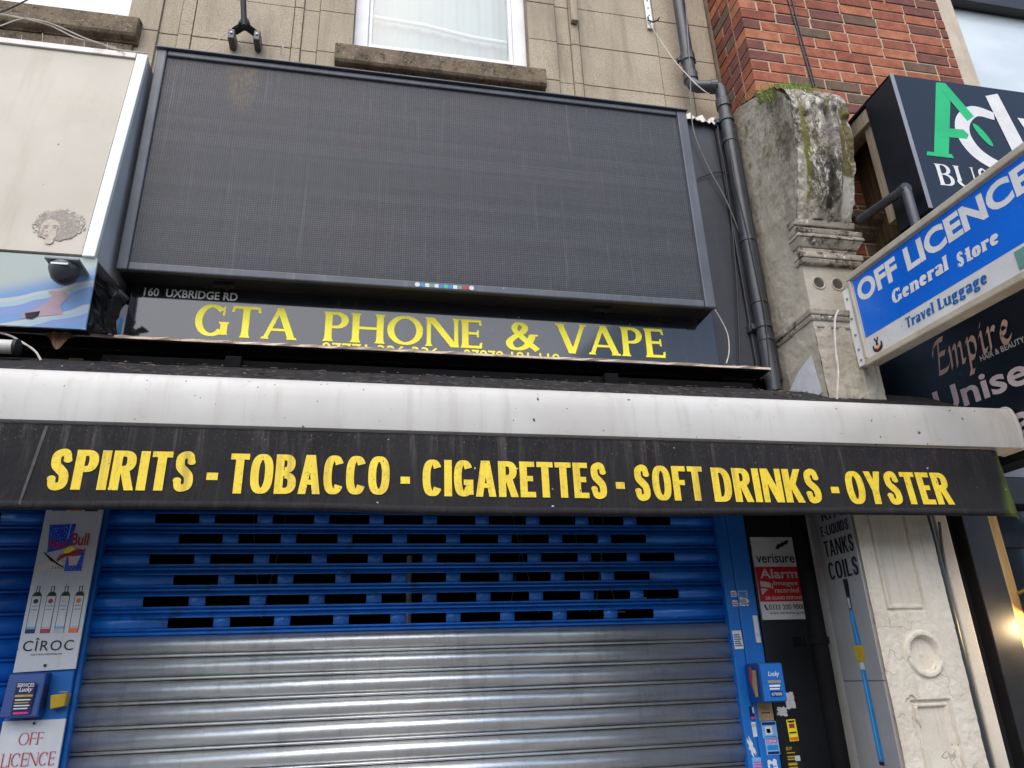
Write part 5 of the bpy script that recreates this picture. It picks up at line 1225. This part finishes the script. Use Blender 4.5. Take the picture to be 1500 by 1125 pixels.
mb = MB(); mb.box(ax+.01, ax+.09, -.60, -.30, z1-.10, z1-.02); mb.build('rail', 'timber', A, bevel=.003)
mb = MB(); mb.box(ax+.14, ax+.16, -.7, -.31, z0+.02, z1-.06); mb.build('inner_board', 'timberdark', A)
def lay(mb, l, k, mi): mb.poly([(x, ay-.0012-.0005*k, z) for x, z in l], mi)
g_ = MB()
lay(g_, [(2.40,3.672),(2.475,3.672),(2.605,4.075),(2.535,4.108)], 0, 0)
lay(g_, [(2.535,4.108),(2.585,4.112),(2.685,3.93),(2.640,3.895),(2.57,4.03)], 1, 0)
lay(g_, [(2.465,3.835),(2.60,3.842),(2.622,3.815),(2.605,3.790),(2.462,3.785)], 1, 0)
lay(g_, [(2.36,3.668),(2.50,3.668),(2.495,3.690),(2.37,3.690)], 2, 0)
g_.poly([(2.700+.05*math.cos(k*math.pi/8)*.45+.030*math.sin(k*math.pi/8), ay-.0016, 3.825+.062*math.sin(k*math.pi/8)*-1) for k in range(16)], 0)
g_.build('green_letter', 'green', A)
w_ = MB()
def wf2(tx, ty, u): return .045+.030*math.sin(math.pi*u)
pts = catmull([(2.80,3.945),(2.70,3.962),(2.62,3.90),(2.595,3.81),(2.635,3.715),(2.73,3.655),(2.84,3.66)])
vs, fs = sweep(pts, wf2); w_.add([(x, ay-.0014, z) for x, z in vs], fs)
lay(w_, [(2.79,4.065),(2.865,4.09),(2.935,3.66),(2.845,3.655)], 1, 0)
lay(w_, [(2.93,3.955),(3.0,3.955),(3.09,3.66),(3.03,3.65)], 0, 0); lay(w_, [(3.03,3.66),(3.085,3.66),(3.22,3.955),(3.16,3.955)], 1, 0)
put(w_, stroke_text('BUSINESS', t=.17, h=.05, serif=.06, gap=.1), (2.385, ay, 3.512), X, Z, None, .118, -Y)
w_.build('white_lettering', 'white', A)
# conduit elbow and junction box above the blue sign
cn = thing('conduit_elbow', 'grey conduit with an elbow behind the top edge of the blue projecting sign', 'conduit', (2.25, -.62, 3.3))
mb = MB(); mb.tube([(2.235,-.47,3.545),(2.235,-.74,3.505),(2.235,-.765,3.495),(2.235,-.772,3.47),(2.235,-.772,3.30)], .021, 12); mb.build('pipe', 'pipe', cn, smooth=True)
mb = MB(); mb.lathe((2.235,-.758,3.50), Y, [(.025,-.022),(.026,-.018),(.026,.018),(.025,.022)], 14); mb.build('collar', 'pipe', cn)
jb = MB(); jb.box(2.20, 2.42, -.86, -.68, 3.18, 3.29); tag(jb.build('junction_box', 'greyside', bevel=.004), 'grey junction box behind the top edge of the blue projecting sign', 'junction box')

# ------------------------------------------------------------------ blue projecting sign
B = thing('projecting_sign', 'blue and white projecting sign in a dirty cream frame', 'sign', (2.18, -1.1, 2.7))
O_ = Vector((2.10, -.455, 3.236)); U = Vector((0, -1, -.045)); LEN = 1.75
def bp(s, d, k=0): return O_+U*s-Z*d-X*k          # s along, d below the top edge, k out of the face
def bbox(mb, s0, s1, d0, d1, k0, k1, mi=0): 
    return mb.hexa([bp(s0,d1,k1), bp(s1,d1,k1), bp(s1,d1,k0), bp(s0,d1,k0), bp(s0,d0,k1), bp(s1,d0,k1), bp(s1,d0,k0), bp(s0,d0,k0)], mi)
H = .442
mb = MB(); bbox(mb, .002, LEN, .004, H-.004, -.06, -.012); mb.build('box', 'signframe', B)
f = MB(); bbox(f, 0, LEN, 0, .030, -.012, .006); bbox(f, 0, LEN, H-.030, H, -.012, .006); bbox(f, 0, .022, .0305, H-.0305, -.012, .005); f.build('frame', 'signframe', B, bevel=.005)
MB().hexa([bp(.022,H-.03,-.008),bp(LEN,H-.03,-.008),bp(LEN,H-.03,-.011),bp(.022,H-.03,-.011),bp(.022,.03,-.008),bp(LEN,.03,-.008),bp(LEN,.03,-.011),bp(.022,.03,-.011)]).build('face', 'signwhite', B)
mb = MB(); mb.poly([bp(.026,.318,-.0075), bp(LEN,.318,-.0075), bp(LEN,.034,-.0075), bp(.026,.034,-.0075)]); mb.build('blue_field', 'signblue', B)
def btext(mb, layers, s0, s1, d0, d1, lift=.008, mi=0, **k): return put(mb, layers, bp(s0, d1, -.0078), U, Z, s1-s0, d1-d0, -X, lift=lift*0+.001, mi=mi, **k)
mb = MB(); btext(mb, font_text('OFF', .040), .042, .296, .056, .158); btext(mb, font_text('LICENCE', .040), .345, .945, .056, .160); mb.build('main_lettering', 'white', B)
kw = dict(t=.29, h=.125, serif=.035, gap=.06)
mb = MB(); btext(mb, stroke_text('General', **kw), .225, .535, .192, .252, shear=.12); btext(mb, stroke_text('Store', **kw), .575, .762, .212, .270, shear=.12); mb.build('store_lettering', 'white', B)
mb = MB(); btext(mb, stroke_text('Travel', t=.26, h=.11, serif=.04, gap=.05), .262, .418, .334, .378, shear=.1); btext(mb, stroke_text('Luggage', t=.26, h=.11, serif=.04, gap=.05), .436, .672, .334, .391, shear=.1); mb.build('luggage_lettering', 'tealtext', B)
e = MB(); cs, cd = .085, .372
arc = catmull([(cs-.026,cd-.002),(cs-.022,cd+.018),(cs,cd+.026),(cs+.022,cd+.018),(cs+.026,cd-.006)])
vs, fs = sweep(arc, lambda a, b, u: .007+.008*math.sin(math.pi*u)); e.add([bp(s, d, -.0062) for s, d in vs], [q[::-1] for q in fs], 0)
vs, fs = sweep(catmull([(cs-.018,cd+.012),(cs,cd+.019),(cs+.018,cd+.010)]), lambda a, b, u: .006); e.add([bp(s, d, -.0056) for s, d in vs], [q[::-1] for q in fs], 1)
for q0, q1 in (((cs-.010,cd-.032),(cs+.005,cd+.004)),((cs+.012,cd-.030),(cs-.006,cd+.002))):
    vs, fs = sweep([q0, q1], lambda a, b, u: .007); e.add([bp(s, d, -.0060) for s, d in vs], fs, 0)
e.build('emblem', ['ink', 'orange'], B)
mb = MB(); bbox(mb, .800, 1.02, .332, .398, -.0075, -.004); mb.build('patch_plate', 'teal', B)
mb = MB(); bbox(mb, -.055, -.002, .05, H-.015, -.05, -.006); mb.build('mounting_plate', 'frame_white', B, bevel=.004)
for d in (.10, .2, .28, .35, .40): MB().lathe(bp(-.028, d, -.006), -X, [(.006,0),(.006,.004),(.002,.006)], 8).build('rivet', 'greyside', B)
# ------------------------------------------------------------------ black salon sign
E_ = thing('salon_sign', 'black salon sign with pale pink lettering beneath the blue projecting sign', 'sign', (2.7, -.6, 2.4))
xs = 2.64
MB().box(xs, xs+.12, -1.4, .255, 2.36, 3.16).build('panel', 'navy', E_, bevel=.003)
def et(mb, layers, ya, yb, z0, z1, sag=.05, **k): return put(mb, layers, (xs, ya, z0), Vector((0,-1,-sag)), Z, ya-yb, z1-z0, -X, **k)
nib = Vector((.045, .072))
def nibsweep(mb, pts, ya, z0, sc, k, mi=0):
    p = catmull(pts, 7); n = len(p)
    def w(q, s): return (xs-.0012-.0002*k, ya-(q[0]*sc+s*nib.x*sc)-.0, z0-.05*q[0]*sc+q[1]*sc+s*nib.y*sc)
    mb.add([w(q, -1) for q in p]+[w(q, 1) for q in p], [(i, i+1, n+i+1, n+i) for i in range(n-1)], mi)
scr = {'E': [[(.0,.62),(.06,.84),(.28,.97),(.5,.98)],[(.30,.97),(.22,.6),(.12,.2),(.06,.02)],[(.18,.5),(.30,.56),(.46,.55)],[(.06,.02),(.25,.02),(.42,.06),(.54,.2)]],
 'm': [[(.0,.5),(.08,.6),(.06,.3),(.02,.0)],[(.05,.3),(.2,.55),(.3,.56),(.26,.25),(.22,.0)],[(.26,.3),(.4,.55),(.5,.56),(.46,.2),(.44,.05),(.54,.06)]],
 'p': [[(.0,.5),(.10,.6),(.06,.2),(-.02,-.35)],[(-.10,-.36),(.08,-.35)],[(.09,.45),(.22,.58),(.34,.48),(.30,.15),(.16,.03),(.06,.10)]],
 'i': [[(.0,.5),(.10,.58),(.06,.2),(.06,.03),(.18,.08)],[(.13,.80),(.16,.82)]],
 'r': [[(.0,.5),(.10,.6),(.07,.3),(.03,.0)],[(.07,.35),(.18,.54),(.28,.56),(.30,.50)]],
 'e': [[(.06,.28),(.24,.34),(.30,.48),(.20,.57),(.07,.42),(.05,.15),(.16,.02),(.34,.14)]]}
mb = MB(); x = 0; k = 0
for ch, adv in (('E',.56),('m',.66),('p',.50),('i',.26),('r',.40),('e',.4)):
    for s in scr[ch]: nibsweep(mb, [(a+x, b) for a, b in s], -.258, 2.862, .158, k); k += 1
    x += adv
mb.build('script_lettering', 'peach', E_)
mb = MB(); et(mb, font_text('HAIR & BEAUTY', .008), -.505, -.735, 2.822, 2.848); mb.build('small_lettering', 'greywhite', E_)
mb = MB(); et(mb, font_text('Unisex', .022), -.192, -.835, 2.675, 2.795, sag=.06); et(mb, font_text('Salon', .022), -.455, -.98, 2.46, 2.60, sag=.06); mb.build('large_lettering', 'pinkwhite', E_)

# ------------------------------------------------------------------ right hand shop front
Sf = thing('shop_window', 'dark framed shop window with warm lit oak lining at the lower right', 'shop window', (3.2, -.2, 0))
MB().box(2.448, 2.52, -.24, .1, 0, 2.36).build('jamb', 'black', Sf)
MB().box(2.21, 2.639, .26, .3, 2.36, 3.24).box(2.21, 2.639, -.2, .255, 2.36, 2.40).build('recess', 'voidblack', Sf)
MB().box(2.521, 2.655, -.30, -.2, 0, 2.355).box(2.656, 4.6, -.30, -.2, 2.235, 2.355).build('frame', 'darkframe', Sf, bevel=.004)
MB().box(2.77, 4.6, -.30, -.2, 2.358, 3.24).build('fascia', 'greyside', Sf)
mb = MB(); mb.box(2.657, 2.737, -.262, -.05, 0, 2.234); mb.build('oak_lining', 'warmwood', Sf, bevel=.003)
mb = MB(); mb.box(2.7375, 4.6, -.225, -.21, 0, 2.234); mb.build('glass', 'darkglass', Sf)
mb = MB(); mb.tube([(2.7375,-.232,2.06),(4.6,-.232,2.06)], .004, 6); mb.build('glazing_bar', 'black', Sf)
lp = thing('wall_lamp', 'glowing wall lamp on the oak lining of the right hand shop', 'lamp', (2.755, -.33, 1.75))
MB().lathe((2.755,-.33,1.775), Z, [(.012,.09),(.03,.085),(.05,.04),(.056,0),(.05,.0)], 18).build('shade', 'gold', lp, smooth=True)
MB().lathe((2.755,-.33,1.745), Z, [(.008,-.024),(.024,-.012),(.03,.008),(.024,.026),(.012,.034)], 18).build('bulb', 'lampglow', lp, smooth=True)
MB().tube([(2.755,-.33,1.86),(2.745,-.29,1.87),(2.735,-.263,1.86)], .007, 8).build('arm', 'gold', lp)
pl = bpy.data.lights.new('lamp_light', 'POINT'); pl.energy = 3.0; pl.color = (1, .72, .4); pl.shadow_soft_size = .03
po = bpy.data.objects.new('lamp_light', pl); COL.objects.link(po); po.parent = lp; po.location = (-.02, -.05, -.03)

# unseen low gabled terrace, added only for the shiny surfaces to reflect
T = thing('reflection_terrace', 'unseen low pale gabled terrace added behind the viewer for reflections', 'building', (2, -21, 0))
mb = MB(); mb.box(-16, 22, -26, -19, 0, 5.6); mb.build('wall', 'render', T)
for i in range(5):
    gx = -12+8.0*i; mb = MB(); mb.add([(gx-3.6,-19.2,5.6),(gx+3.6,-19.2,5.6),(gx,-19.2,8.2),(gx-3.6,-26,5.6),(gx+3.6,-26,5.6),(gx,-26,8.2)], [(0,1,2),(3,5,4),(0,2,5,3),(1,4,5,2),(0,3,4,1)]); ro = mb.build('roof', 'slate', T)
    ROOTLOC[ro.name] = ROOTLOC[T.name]
    MB().box(gx+3.3, gx+4.6, -22, -21, 5.5, 9.0).build('chimney', 'brick4', ro)
    for wz in (.8, 3.4):
        for wx in (-2, 1): MB().box(gx+wx, gx+wx+1.2, -19.06, -18.97, wz, wz+1.8).build('window', 'darkglass', T)
